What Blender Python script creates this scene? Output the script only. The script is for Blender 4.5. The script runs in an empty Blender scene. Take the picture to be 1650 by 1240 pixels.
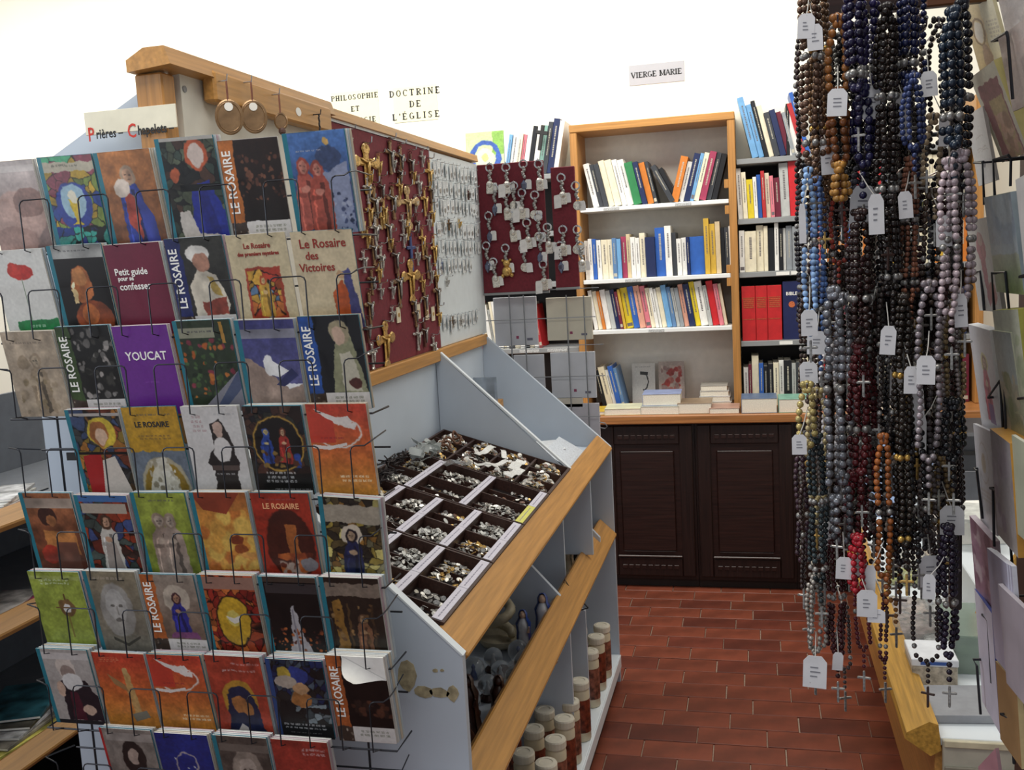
import bpy, math, random
import numpy as np
from mathutils import Vector, Matrix
rnd = random.Random(7)
SC = bpy.context.scene
COL = SC.collection
PI = math.pi

# ------------------------------------------------------------------ camera, light, exposure
CAM = np.array([0, 0, 1.6]); FPX = 1600.0; PITCH, ROLL, YAW = .12565, -.05516, .24291
fw = np.array([-math.sin(YAW)*math.cos(PITCH), math.cos(YAW)*math.cos(PITCH), -math.sin(PITCH)])
_r = np.cross(fw, [0, 0, 1]); _r /= np.linalg.norm(_r); _u = np.cross(_r, fw)
rt = math.cos(ROLL)*_r + math.sin(ROLL)*_u; up = -math.sin(ROLL)*_r + math.cos(ROLL)*_u
cd = bpy.data.cameras.new('camera'); cam = bpy.data.objects.new('camera', cd); COL.objects.link(cam)
cd.sensor_width = 36; cd.lens = FPX/1650*36; cd.clip_start = .05
cam.matrix_world = Matrix([[rt[i], up[i], -fw[i], CAM[i]] for i in range(3)] + [[0, 0, 0, 1]])
SC.camera = cam

def at(x, y, ax, v):
    """the world point seen at pixel (x, y) on the plane axis ax = v"""
    d = fw + rt*(x-825)/FPX + up*(620-y)/FPX
    i = 'xyz'.index(ax); t = (v-CAM[i])/d[i]
    return CAM + t*d

SC.view_settings.view_transform = 'Standard'; SC.view_settings.look = 'None'
SC.view_settings.gamma = 1; SC.view_settings.use_curve_mapping = False
SC.view_settings.exposure = 0.0
world = bpy.data.worlds.new('world'); SC.world = world; world.use_nodes = True
bgn = world.node_tree.nodes['Background']
bgn.inputs[0].default_value = (.90, .93, 1, 1); bgn.inputs[1].default_value = .42

def area(name, loc, size, power, col=(1, .96, .88), rot=(0, 0, 0)):
    l = bpy.data.lights.new(name, 'AREA'); l.shape = 'RECTANGLE'; l.size, l.size_y = size
    l.energy = power; l.color = col
    o = bpy.data.objects.new(name, l); COL.objects.link(o); o.location = loc; o.rotation_euler = rot
    return o
area('ceiling_lamp_light', (-2.2, 3.85, 3.1), (5.0, .6), 100, rot=(math.radians(28), 0, 0))
area('ceiling_lamp_light', (.9, 3.6, 3.2), (1.6, .6), 20)
area('ceiling_lamp_light', (-.5, .9, 3.0), (1.6, .8), 26)
area('left_area_light', (-2.8, .3, 2.0), (1.6, 1.6), 22, (.85, .92, 1), (math.radians(80), 0, math.radians(-50)))  # unseen cool area light coming from the left, no opening modelled there

# ------------------------------------------------------------------ helpers
def lin(h):
    if not isinstance(h, str): return tuple(h)
    if len(h) == 3: h = ''.join(c*2 for c in h)
    o = []
    for i in (0, 2, 4):
        c = int(h[i:i+2], 16)/255
        o.append(c/12.92 if c <= .04045 else ((c+.055)/1.055)**2.4)
    return tuple(o)

MATS = {}
def mat(col, rough=.55, metal=0., var=.06, scale=30, bump=0., trans=0., key=None, rand=0., kind='noise'):
    k = (col, rough, metal, var, scale, bump, trans, rand, kind)
    if k in MATS: return MATS[k]
    m = bpy.data.materials.new(key or 'surface'); m.use_nodes = True; nt = m.node_tree; N = nt.nodes; L = nt.links
    b = N['Principled BSDF']; c = lin(col)
    b.inputs['Roughness'].default_value = rough; b.inputs['Metallic'].default_value = metal
    tc = N.new('ShaderNodeTexCoord'); mp = N.new('ShaderNodeMapping'); L.new(tc.outputs['Object'], mp.inputs[0])
    no = N.new('ShaderNodeTexNoise'); no.inputs['Scale'].default_value = scale; no.inputs['Detail'].default_value = 4
    L.new(mp.outputs[0], no.inputs[0])
    if kind == 'wood':
        mp.inputs['Scale'].default_value = (9, .35, 9); no.inputs['Distortion'].default_value = .12
    if kind == 'woodx':
        mp.inputs['Scale'].default_value = (.35, 9, 9); no.inputs['Distortion'].default_value = .12
    if kind == 'woodz':
        mp.inputs['Scale'].default_value = (9, 9, .35); no.inputs['Distortion'].default_value = .12
    r = N.new('ShaderNodeValToRGB'); L.new(no.outputs[0], r.inputs[0])
    lo = [max(0, x*(1-var*2.2)) for x in c]; hi = [min(1, x*(1+var*2)) for x in c]
    r.color_ramp.elements[0].position = .3; r.color_ramp.elements[1].position = .7
    r.color_ramp.elements[0].color = (*lo, 1); r.color_ramp.elements[1].color = (*hi, 1)
    out = r.outputs[0]
    if rand:
        oi = N.new('ShaderNodeObjectInfo'); hs = N.new('ShaderNodeHueSaturation'); mr = N.new('ShaderNodeMapRange')
        L.new(oi.outputs['Random'], mr.inputs[0]); mr.inputs[3].default_value = 1-rand; mr.inputs[4].default_value = 1+rand
        L.new(mr.outputs[0], hs.inputs['Value']); L.new(out, hs.inputs['Color']); out = hs.outputs[0]
    L.new(out, b.inputs['Base Color'])
    if trans:
        b.inputs['Transmission Weight'].default_value = trans; b.inputs['IOR'].default_value = 1.3
    if bump:
        bp = N.new('ShaderNodeBump'); bp.inputs['Strength'].default_value = bump; bp.inputs['Distance'].default_value = .002
        L.new(no.outputs[0], bp.inputs['Height']); L.new(bp.outputs[0], b.inputs['Normal'])
    MATS[k] = m
    return m

_hx = None
class MB:
    def __init__(s): s.v = []; s.f = []; s.m = []; s.uv = {}
    def add(s, vs, fs, mi=0):
        n = len(s.v); s.v += [tuple(map(float, p)) for p in vs]
        for f in fs: s.f.append(tuple(i+n for i in f)); s.m.append(mi)
        return s
    def box(s, x0, x1, y0, y1, z0, z1, mi=0, M=None):
        vs = [(x, y, z) for z in (z0, z1) for y in (y0, y1) for x in (x0, x1)]
        if M is not None: vs = [M @ Vector(p) for p in vs]
        return s.add(vs, [(0, 2, 3, 1), (4, 5, 7, 6), (0, 1, 5, 4), (2, 6, 7, 3), (0, 4, 6, 2), (1, 3, 7, 5)], mi)
    def bbox(s, x0, x1, y0, y1, z0, z1, b=.003, mi=0, M=None):
        """box with chamfered edges"""
        xs, ys, zs = (x0, x1), (y0, y1), (z0, z1); vs = []; idx = {}
        for i in (0, 1):
            for j in (0, 1):
                for k in (0, 1):
                    p = (xs[i], ys[j], zs[k]); d = [b if t == 0 else -b for t in (i, j, k)]
                    for a in range(3):
                        q = [p[t]+(0 if t == a else d[t]) for t in range(3)]
                        idx[i, j, k, a] = len(vs); vs.append(q)
        F = []
        for i in (0, 1):
            q = [(i, 0, 0), (i, 1, 0), (i, 1, 1), (i, 0, 1)]; F.append([idx[(*t, 0)] for t in (q if i else q[::-1])])
            q = [(0, i, 0), (0, i, 1), (1, i, 1), (1, i, 0)]; F.append([idx[(*t, 1)] for t in (q if i else q[::-1])])
            q = [(0, 0, i), (1, 0, i), (1, 1, i), (0, 1, i)]; F.append([idx[(*t, 2)] for t in (q if i else q[::-1])])
            for j in (0, 1):
                for a in range(3):
                    o = [t for t in range(3) if t != a]
                    def c(t, w): l = [0, 0, 0]; l[a] = t; l[o[0]] = i; l[o[1]] = j; return idx[(*l, w)]
                    q = [c(0, o[0]), c(1, o[0]), c(1, o[1]), c(0, o[1])]
                    F.append(q if (i == j) ^ (a == 1) else q[::-1])
                for k in (0, 1):
                    q = [idx[i, j, k, 0], idx[i, j, k, 1], idx[i, j, k, 2]]
                    F.append(q if (i+j+k) % 2 else q[::-1])
        if M is not None: vs = [M @ Vector(p) for p in vs]
        return s.add(vs, F, mi)
    def prism(s, poly, ax, a, b, mi=0):
        """poly of 2-D points extruded along axis ax from a to b (other axes in x,y,z order)"""
        def P(p, t):
            l = list(p); l.insert('xyz'.index(ax), t); return l
        n = len(poly); vs = [P(p, a) for p in poly] + [P(p, b) for p in poly]
        ar = sum(poly[i][0]*poly[(i+1) % n][1]-poly[(i+1) % n][0]*poly[i][1] for i in range(n))
        f = [tuple(range(n)), tuple(range(2*n-1, n-1, -1))] + [(i, i+n, (i+1) % n+n, (i+1) % n) for i in range(n)]
        if (ar > 0) ^ (ax == 'y') ^ (b < a): f = [q[::-1] for q in f]
        return s.add(vs, f, mi)
    def tube(s, pts, r, n=6, mi=0, closed=False):
        P = [Vector(p) for p in pts]; m = len(P); vs = []; fs = []
        prev = None
        for i, p in enumerate(P):
            t = (P[(i+1) % m]-P[i-1]) if closed or 0 < i < m-1 else (P[1]-P[0] if i == 0 else P[-1]-P[-2])
            t = t.normalized() if t.length > 1e-9 else Vector((0, 0, 1))
            if prev is None:
                a = t.cross(Vector((0, 0, 1)) if abs(t.z) < .9 else Vector((1, 0, 0))).normalized()
            else:
                a = (prev-t*prev.dot(t)); a = a.normalized() if a.length > 1e-6 else prev
            prev = a; b = t.cross(a); rr = r[i] if isinstance(r, (list, tuple)) else r
            vs += [p+(a*math.cos(2*PI*k/n)+b*math.sin(2*PI*k/n))*rr for k in range(n)]
        for i in range(m if closed else m-1):
            for k in range(n):
                fs.append((i*n+k, i*n+(k+1) % n, ((i+1) % m)*n+(k+1) % n, ((i+1) % m)*n+k))
        if not closed: fs += [tuple(range(n-1, -1, -1)), tuple((m-1)*n+k for k in range(n))]
        return s.add(vs, fs, mi)
    def lathe(s, prof, c, n=16, mi=0, M=None, sx=1, sy=1):
        vs = []; fs = []
        for r, z in prof:
            for k in range(n):
                v = Vector((c[0]+r*sx*math.cos(2*PI*k/n), c[1]+r*sy*math.sin(2*PI*k/n), c[2]+z)); vs.append(M @ v if M else v)
        for i in range(len(prof)-1):
            for k in range(n): fs.append((i*n+k, i*n+(k+1) % n, (i+1)*n+(k+1) % n, (i+1)*n+k))
        fs += [tuple(range(n-1, -1, -1)), tuple((len(prof)-1)*n+k for k in range(n))]
        return s.add(vs, fs, mi)
    def ball(s, c, r, seg=8, ring=5, mi=0, sc=(1, 1, 1)):
        return s.lathe([(r*math.sin(PI*(i+.02)/(ring+.04))*1., -r*sc[2]*math.cos(PI*(i+.02)/(ring+.04))) for i in range(ring+1)], c, seg, mi, sx=sc[0], sy=sc[1])

def setp(o, label=None, cat=None, group=None, kind=None):
    if label:
        pass
        o['label'] = label
    if cat: o['category'] = cat
    if group: o['group'] = group
    if kind: o['kind'] = kind
    return o

def orig(o):
    p = Vector((0, 0, 0))
    while o is not None: p += o.location; o = o.parent
    return p

def ob(name, mb, m, parent=None, smooth=False, uv=None, recentre=True):
    me = bpy.data.meshes.new(name)
    V = np.array(mb.v)
    c = np.array([(V[:, 0].min()+V[:, 0].max())/2, (V[:, 1].min()+V[:, 1].max())/2, V[:, 2].min()]) if recentre else np.zeros(3)
    me.from_pydata((V-c).tolist(), [], mb.f)
    for q in (m if isinstance(m, (list, tuple)) else [m]): me.materials.append(q)
    if any(mb.m): me.polygons.foreach_set('material_index', mb.m)
    if smooth: me.polygons.foreach_set('use_smooth', [True]*len(mb.f))
    if uv is not None:
        l = me.uv_layers.new(name='UVMap')
        for fi, co in uv.items():
            for k, li in enumerate(me.polygons[fi].loop_indices): l.data[li].uv = co[k]
    o = bpy.data.objects.new(name, me); COL.objects.link(o)
    o.location = Vector(c)
    if parent is not None: o.parent = parent; o.location = Vector(c)-orig(parent)
    return o

def thing(name, loc, label, cat, group=None):
    o = bpy.data.objects.new(name, None); COL.objects.link(o); o.location = Vector(loc); o.empty_display_size = .05
    return setp(o, label, cat, group)

def dup(o, loc, parent=None):
    c = o.copy(); COL.objects.link(c); c.parent = parent; c.location = Vector(loc)
    for ch in o.children:
        d = ch.copy(); COL.objects.link(d); d.parent = c
        for g in ch.children:
            e = g.copy(); COL.objects.link(e); e.parent = d
    return c

def text(s, size, M, m, parent, name='lettering', bold=0., align='CENTER', sx=1., ext=.0002, space=1.):
    cu = bpy.data.curves.new(name, 'FONT'); cu.body = s; cu.size = size; cu.offset = bold; cu.extrude = ext
    cu.align_x = align; cu.align_y = 'CENTER'; cu.space_line = .95; cu.space_character = space; cu.resolution_u = 2
    t = bpy.data.objects.new('tmp', cu); COL.objects.link(t)
    dg = bpy.context.evaluated_depsgraph_get(); me = bpy.data.meshes.new_from_object(t.evaluated_get(dg))
    COL.objects.unlink(t); bpy.data.objects.remove(t); bpy.data.curves.remove(cu)
    me.transform(M @ Matrix.Diagonal((sx, 1, 1, 1))); me.materials.clear(); me.materials.append(m)
    o = bpy.data.objects.new(name, me); COL.objects.link(o)
    if parent is not None: o.parent = parent; o.location = -orig(parent)
    return o
SG = {'I': 'S.2', 'V': 'L0,1,.36,0,.17 L.36,0,.7,1,.07 H-.08,.2,1 H.55,.8,1', 'E': 'S.15 B.15,.62,1 B.15,.5,.5 B.15,.66,0 K.62,1,-1 K.66,0,1', 'R': 'S.15 A.2,.75,.42,.25 L.34,.5,.68,0,.16 H.58,.8,0',
      'G': 'C.4,.5,.36,.5,45,330 L.7,.42,.7,.08,.15 H.5,.82,.42', 'M': 'S.12 S.88 L.12,1,.5,.12,.12 L.5,.12,.88,1,.06', 'A': 'L0,0,.36,1,.06 L.36,1,.74,0,.17 H-.1,.14,0 H.58,.86,0 B.12,.6,.36', 'D': 'S.15 A.15,.5,.5,.5', 'O': 'C.4,.5,.36,.5,0,360',
      'C': 'C.4,.5,.36,.5,45,315 K.66,.95,-1', 'T': 'S.36 B-.02,.74,1 K0,1,-1 K.72,1,-1', 'N': 'L.1,0,.1,1,.06 L.1,1,.66,0,.16 L.66,0,.66,1,.06 H-.04,.24,0 H-.06,.2,1 H.54,.82,1', 'L': 'S.15 B.15,.62,0 K.62,0,1', 'P': 'S.15 A.2,.74,.42,.26', 'H': 'S.13 S.63 B.13,.63,.5',
      'S': 'C.32,.74,.24,.26,40,270 C.32,.26,.26,.26,-140,90 K.54,.96,-1 K.06,.04,1', "'": 'L.1,1,.1,.74,.12', 'Q': 'C.4,.5,.36,.5,0,360', '.': ''}
def serif_text(s, size, x, y, z, m, parent, sp=.22):
    """roman capitals with slab serifs, centred, facing the camera side (-Y)"""
    wd = {'I': .4, 'M': 1.0, 'V': .72, "'": .15, ' ': .4, 'A': .76, 'T': .74, 'G': .8, 'N': .78}
    W = sum(wd.get(c.replace('É', 'E'), .72)+sp for c in s)-sp; cx = x-W*size/2; mb = MB()
    def quad(p): mb.prism([(cx+a*size, z+(b-.5)*size) for a, b in p], 'y', y-.0002, y+.0002)
    def line(a, b, c, d, w):
        if abs(a-c) < 1e-6 or abs(b-d) > .2: quad([(a-w/2, b), (a+w/2, b), (c+w/2, d), (c-w/2, d)])
        else: quad([(a, b-w/2), (c, d-w/2), (c, d+w/2), (a, b+w/2)])
    def arc(a, b, rx, ry, d0, d1):
        n = 14
        for i in range(n):
            t0, t1 = [math.radians(d0+(d1-d0)*(i+q)/n) for q in (0, 1)]
            o0, o1 = [.06+.10*abs(math.cos(t)) for t in (t0, t1)]
            quad([(a+(rx-o0)*math.cos(t0), b+(ry-.09)*math.sin(t0)), (a+(rx+.03)*math.cos(t0), b+ry*math.sin(t0)), (a+(rx+.03)*math.cos(t1), b+ry*math.sin(t1)), (a+(rx-o1)*math.cos(t1), b+(ry-.09)*math.sin(t1))])
    for ch in s:
        base = {'É': 'E'}.get(ch, ch)
        for tok in SG.get(base, '').split():
            v = [float(q) for q in tok[1:].split(',')]; k = tok[0]
            if k == 'S': line(v[0], 0, v[0], 1, .22); line(v[0]-.19, .05, v[0]+.19, .05, .10); line(v[0]-.19, .95, v[0]+.19, .95, .10)
            elif k == 'L': line(*v[:4], v[4]+.05)
            elif k in 'BH': line(v[0], min(.97, max(.03, v[2])), v[1], min(.95, max(.05, v[2])), .11)
            elif k == 'K': line(v[0], v[1], v[0], v[1]+.24*v[2], .07)
            elif k == 'A': arc(v[0]+.1, v[1], v[2], v[3], -90, 90)
            elif k == 'C': arc(*v)
        if ch == 'É': line(.3, 1.1, .45, 1.32, .09)
        cx += (wd.get(base, .72)+sp)*size
    o = ob('lettering', mb, m, parent); o['kind'] = 'stuff'; return o
def face_y(x, y, z, roll=0.):      # text frame on a surface that faces the camera side (-Y)
    return Matrix.Translation((x, y, z)) @ Matrix.Rotation(roll, 4, 'Y') @ Matrix.Rotation(PI/2, 4, 'X')

WOOD = mat('b98748', .4, 0, .09, 14, .15, kind='wood', key='oak along')
WOODX = mat('b88446', .4, 0, .10, 14, .15, kind='woodx', key='oak across')
WOODZ = mat('b07d42', .4, 0, .10, 14, .15, kind='woodz', key='oak upright')
DARKW = mat('21120f', .38, 0, .25, 14, .2, kind='woodz', key='dark wood')
DARKWX = mat('291612', .38, 0, .25, 14, .2, kind='woodx', key='dark wood across')
LAM = mat('bcc6d1', .45, 0, .02, 5, key='pale laminate')
LAMW = mat('dde4e8', .45, 0, .02, 5, key='white laminate')
GREY = mat('8d8f8f', .5, 0, .03, 6, key='grey metal shelf')
WHITE = mat('e9eae6', .5, 0, .02, 6, key='white board')
PAPER = mat('f1efe8', .7, 0, .03, 60, key='paper')
PAGES = mat('e8e2d2', .8, 0, .05, 220, .1, key='page block')
BURG = mat('6e1f2b', .8, 0, .08, 120, .2, key='burgundy felt')
WIRE = mat('303136', .35, .5, .05, key='dark wire')
WIREG = mat('8a8d90', .35, .8, .05, key='grey wire')
CHROME = mat('c9cacb', .2, 1, .05, key='bright steel')
GOLD = mat('c9a257', .28, 1, .1, 40, key='brass')
BLACK = mat('15110f', .6, 0, .1, key='near black')
INK = mat('262626', .7, 0, 0, key='ink')
WTXT = mat('f3f1ea', .6, 0, 0, key='white print')
RTXT = mat('8c2c22', .7, 0, 0, key='red print')
CLEAR = mat('f4f7f8', .12, 0, .02, trans=.92, key='clear plastic')

# ------------------------------------------------------------------ the setting
YW = 5.06
wall = ob('wall_back', MB().box(-7, 2.4, YW, YW+.1, 0, 3.3), mat('f3efdf', .8, 0, .015, 3, .05, key='cream plaster')); setp(wall, kind='structure')
wr = ob('wall_right', MB().box(2.4, 2.5, 1.5, YW+.1, 0, 3.3), mat('ece7d6', .8, 0, .015, 3, .05, key='cream plaster')); setp(wr, kind='structure')
fl = ob('floor', MB().box(-7, 2.4, -.5, YW, -.05, -.006), mat('a08a78', .9, 0, .1, 90, .3, key='grout')); setp(fl, kind='structure')
TP, TW = .113, .2255
TM = [mat('743b29', .42, 0, .14, 11, .35, key='terracotta', rand=.16), mat('632f21', .45, 0, .14, 11, .35, key='terracotta', rand=.16)]
tmes = []
for tm in TM:
    o = ob('tile', MB().bbox(-TW/2+.002, TW/2-.002, -TP/2+.002, TP/2-.002, -.02, 0, .0015), tm, fl); tmes.append(o.data); bpy.data.objects.remove(o)
rest = MB()
row = 0; y = 4.64; cnt = 0
while y > -.4:
    off = [0, .11, .04, .15, .07, .18, .02, .13][row % 8] + rnd.uniform(-.01, .01)
    x = -3.9+off
    while x < 2.3:
        near = -.62 < x+TW/2 and x-TW/2 < (1.15 if y > 3.6 else .62) and y > 2.35
        if near:
            t = bpy.data.objects.new('tile', tmes[0 if rnd.random() < .7 else 1]); COL.objects.link(t); t.parent = fl
            t.location = Vector((x+rnd.uniform(-.0008, .0008), y, -.02+rnd.uniform(-.0008, .0008)))-fl.location; cnt += 1
        elif -4.2 < x < 2.3:
            rest.box(x-TW/2+.002, x+TW/2-.002, y-TP/2+.002, y+TP/2-.002, -.02, -.0005)
        x += TW
    y -= TP; row += 1
setp(ob('tiles', rest, TM[0], fl), kind='stuff')

def wall_sign(name, label, lines, px0, px1, back, size, bold=.0004, space=1.15):
    """paper sign taped to the back wall between two pixels' places"""
    a = at(*px0, 'y', YW-.004); b = at(*px1, 'y', YW-.004)
    w = b[0]-a[0]; h = a[2]-b[2]
    o = ob(name, MB().bbox(a[0], b[0], YW-.0035, YW-.0005, b[2], a[2], .0005), back); setp(o, label, 'sign')
    n = len(lines)
    for i, l in enumerate(lines):
        serif_text(l, size*.74, (a[0]+b[0])/2, YW-.0048, a[2]-h*(i+.5)/n, INK, o, space)
    return o
wall_sign('paper_sign', 'white paper strip sign with black capitals above the oak bookcase', ['VIERGE MARIE'], (1013, 106), (1103, 130), mat('b0b0b5', .7, 0, .01, key='sign paper'), .036, .0, .10)
wall_sign('paper_sign', 'cream paper sign reading doctrine in three lines, high on the wall', ['DOCTRINE', 'DE', "L'ÉGLISE"], (632, 142), (706, 192), mat('dcd8b8', .7, 0, .01, key='sign paper'), .044, 0, .42)
wall_sign('paper_sign', 'cream paper sign reading philosophie, half hidden by the pegboard rail', ['PHILOSOPHIE', 'ET', 'THÉOLOGIE'], (533, 150), (612, 200), mat('dcd8b8', .7, 0, .01, key='sign paper'), .036, 0, .26)

# ------------------------------------------------------------------ base cabinets and worktop at the back
YC = 4.62
WT = ob('worktop', MB().bbox(-2.0, 1.1, YC-.02, YW-.002, .80, .84, .004), mat('a9703f', .4, 0, .14, 12, .1, kind='woodx', key='worktop')); setp(WT, 'long reddish wooden worktop with books lying on it, above dark cabinets', 'worktop')
units = [-2.0, -1.55, -1.15, -.735, -.285, .165, .615]
for i, x0 in enumerate(units):
    x1 = (units+[1.1])[i+1]
    lab = ['dark wooden base cabinet standing behind the left display, hidden end of the row', 'dark wooden base cabinet behind the far left shelf end', 'dark wooden base cabinet just behind the keyring boards', 'dark wooden base cabinet beside the candle shelf, left one in view', 'dark wooden base cabinet in the middle of the aisle end', 'dark wooden base cabinet behind the hanging rosaries', 'dark wooden base cabinet at the right end behind the bagged goods'][i]
    t = thing('base_cabinet', (x0+.2, YC+.2, 0), lab, 'cabinet')
    ob('body', MB().box(x0+.001, x1-.001, YC+.02, YW-.004, .04, .799), DARKW, t)
    ob('plinth', MB().box(x0+.001, x1-.001, YC+.035, YC+.05, .001, .0405), BLACK, t)
    a, b = x0+.012, x1-.012
    d = ob('door', MB().bbox(a, a+.06, YC, YC+.019, .06, .79, .004).bbox(b-.06, b, YC, YC+.019, .06, .79, .004).bbox(a+.06, b-.06, YC, YC+.019, .70, .79, .004).bbox(a+.06, b-.06, YC, YC+.019, .06, .15, .004), DARKW, t)
    ob('door_panel', MB().box(a+.06, b-.06, YC+.011, YC+.018, .15, .70).bbox(a+.085, b-.085, YC+.004, YC+.0112, .18, .67, .006), DARKWX, d)
    tr = MB()
    for zz in (.735, .105):
        for k in range(9): tr.bbox(a+.075+k*(b-a-.15)/9+.004, a+.075+(k+1)*(b-a-.15)/9-.004, YC-.003, YC+.001, zz-.010, zz+.010, .0015)
    setp(ob('carved_trim', tr, DARKWX, d), kind='stuff')
    ob('bead_moulding', MB().bbox(a+.06, b-.06, YC-.006, YC+.002, .152, .162, .003), mat('3c2c28', .3, 0, .1, key='worn edge'), d)

# ------------------------------------------------------------------ bookcases
YF = 4.80
def zat(px, py): return at(px, py, 'y', YF)[2]
def xat(px, py): return at(px, py, 'y', YF)[0]
Z_top = zat(1050, 203)
XL, XR = xat(917, 215), xat(1184, 210)
SA, SB, SCc = zat(1055, 328), zat(1058, 446), zat(1060, 529)
bc = thing('bookcase', ((XL+XR)/2, YF+.1, .84), 'tall oak framed bookcase with three white shelves in the middle of the back wall', 'bookcase')
ob('side_post', MB().bbox(XL, XL+.035, YF, YW-.003, .841, Z_top, .003), WOODZ, bc)
ob('side_post', MB().bbox(XR-.035, XR, YF, YW-.003, .841, Z_top, .003), WOODZ, bc)
ob('top_board', MB().bbox(XL, XR, YF-.004, YW-.003, Z_top-.001, Z_top+.035, .003), WOODX, bc)
ob('back_panel', MB().box(XL+.035, XR-.035, YW-.012, YW-.004, .842, Z_top), mat('d9d6cd', .6, 0, .02, key='back panel'), bc)
for z in (SA, SB, SCc):
    ob('shelf', MB().bbox(XL+.036, XR-.036, YF+.004, YW-.013, z-.02, z, .002), WHITE, bc)
for z in (SA+.07, SA-.05, SB-.04, SB+.02):
    ob('shelf_support', MB().bbox(XR-.055, XR-.034, YF+.005, YF+.02, z-.02, z+.02, .002), WOODZ, bc)
for z, px in ((SA, 975), (SA, 1090), (SCc, 1040), (SB, 1005)):
    x = xat(px, 400); ob('shelf_label', MB().box(x, x+.075, YF+.0025, YF+.0042, z-.017, z-.004), mat('b9bab8', .6, 0, .3, 300, key='printed strip'), bc)

def wall_shelves(x0, x1, label, n, zs, backm):
    t = thing('shelf_unit', ((x0+x1)/2, YF+.15, .84), label, 'shelves')
    ob('back_panel', MB().box(x0, x1, YW-.012, YW-.003, .842, zs[0]+.0), backm, t)
    for z in zs: ob('shelf', MB().bbox(x0+.001, x1-.001, YF+.02, YW-.013, z-.025, z, .002), GREY, t)
    return t
RZ = [zat(1240, 252), zat(1240, 350), zat(1240, 437), zat(1240, 549)]
XRR = xat(1572, 300)
ws = wall_shelves(XR+.002, XRR, 'grey metal wall shelves with dark back, right of the oak bookcase', 4, RZ, BLACK)
for x in (XRR,):
    ob('side_post', MB().bbox(x, x+.035, YF, YW-.003, .841, RZ[0]+.2, .003), WOODZ, ws)
for z, px in ((RZ[2], 1252), (RZ[2], 1276), (RZ[3], 1255), (RZ[1], 1395), (RZ[2], 1480), (RZ[2], 1360)):
    x = xat(px, 500); ob('shelf_label', MB().box(x, x+.06, YF+.0185, YF+.0202, z-.021, z-.005), PAPER, ws)
wl = wall_shelves(-1.95, XL-.002, 'grey metal wall shelves behind the medal display, left of the oak bookcase', 4, RZ, BLACK)
for px in (835, 880):
    x = xat(px, 550); ob('shelf_label', MB().box(x, x+.1, YF+.0185, YF+.0202, RZ[3]-.021, RZ[3]-.005), mat('b9bab8', .6, 0, .3, 300, key='printed strip'), wl)

BC = dict(w='e9e7e0', c='e6dcc0', t='cdb994', g='8d9296', d='3a3d42', k='17181c', n='1e2a52', b='2f5fb0', l='6fa3cf', s='5c7fa8', r='b02a2e', R='c8232a', m='6e1f33', p='a03a58', o='cf7a2e', y='dcc32b', Y='caa43c', G='2f7d4a', e='7fa79a', q='d79c86', i='d77a86', v='4a3a66', a='b4b6b2')
CN = dict(w='white', c='cream', t='tan', g='grey', d='charcoal', k='black', n='navy', b='blue', l='light blue', s='slate blue', r='red', R='bright red', m='maroon', p='crimson', o='orange', y='yellow', Y='ochre', G='green', e='grey green', q='salmon', i='pink', v='violet', a='pale grey')
ORD = ['first', 'second', 'third', 'fourth', 'fifth', 'sixth', 'seventh', 'eighth', 'ninth', 'tenth', 'eleventh', 'twelfth', 'thirteenth', 'fourteenth', 'fifteenth', 'sixteenth', 'seventeenth', 'eighteenth', 'nineteenth', 'twentieth', 'twenty-first', 'twenty-second', 'twenty-third', 'twenty-fourth', 'twenty-fifth', 'twenty-sixth', 'twenty-seventh', 'twenty-eighth', 'twenty-ninth', 'thirtieth', 'thirty-first', 'thirty-second', 'thirty-third', 'thirty-fourth']
def book_mesh(w, h, d, M, colr, name, mark, root_label, cat, group, rough=.4):
    """spine faces -Y; cover boards and spine are the root, page block and print its parts"""
    cm = mat(colr, rough, 0, .05, 40, key='book cover'); T = min(.0018, w*.12)
    mb = MB().bbox(0, w, 0, T*1.4, 0, h, min(.0009, T*.4), M=M).box(0, T, T*1.3, d, 0, h, M=M).box(w-T, w, T*1.3, d, 0, h, M=M)
    o = ob(name, mb, cm); setp(o, root_label, cat, group)
    ob('pages', MB().box(T, w-T, T*1.4, d-.004, .003, h-.003, M=M), PAGES, o)
    if mark and w > .013 and rnd.random() < .7:
        k = rnd.random(); mm = MB(); e = -.0005
        z = h*rnd.uniform(.28, .4); a, b = w*.40, w*.62
        while z < h*.86:
            l = h*rnd.uniform(.008, .03); mm.box(a, b, e, .0002, z, z+l, M=M); z += l+h*.010
        if k < .18: mm.box(w*.12, w*.88, e, .0002, h*.05, h*.13, M=M)
        lum = sum(lin(colr))/3
        setp(ob('spine_print', mm, mat('6a6466' if lum > .3 else 'b8b2a0', .6, 0, 0, key='spine print'), o), kind='stuff')
    return o
SHN = 0
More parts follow.
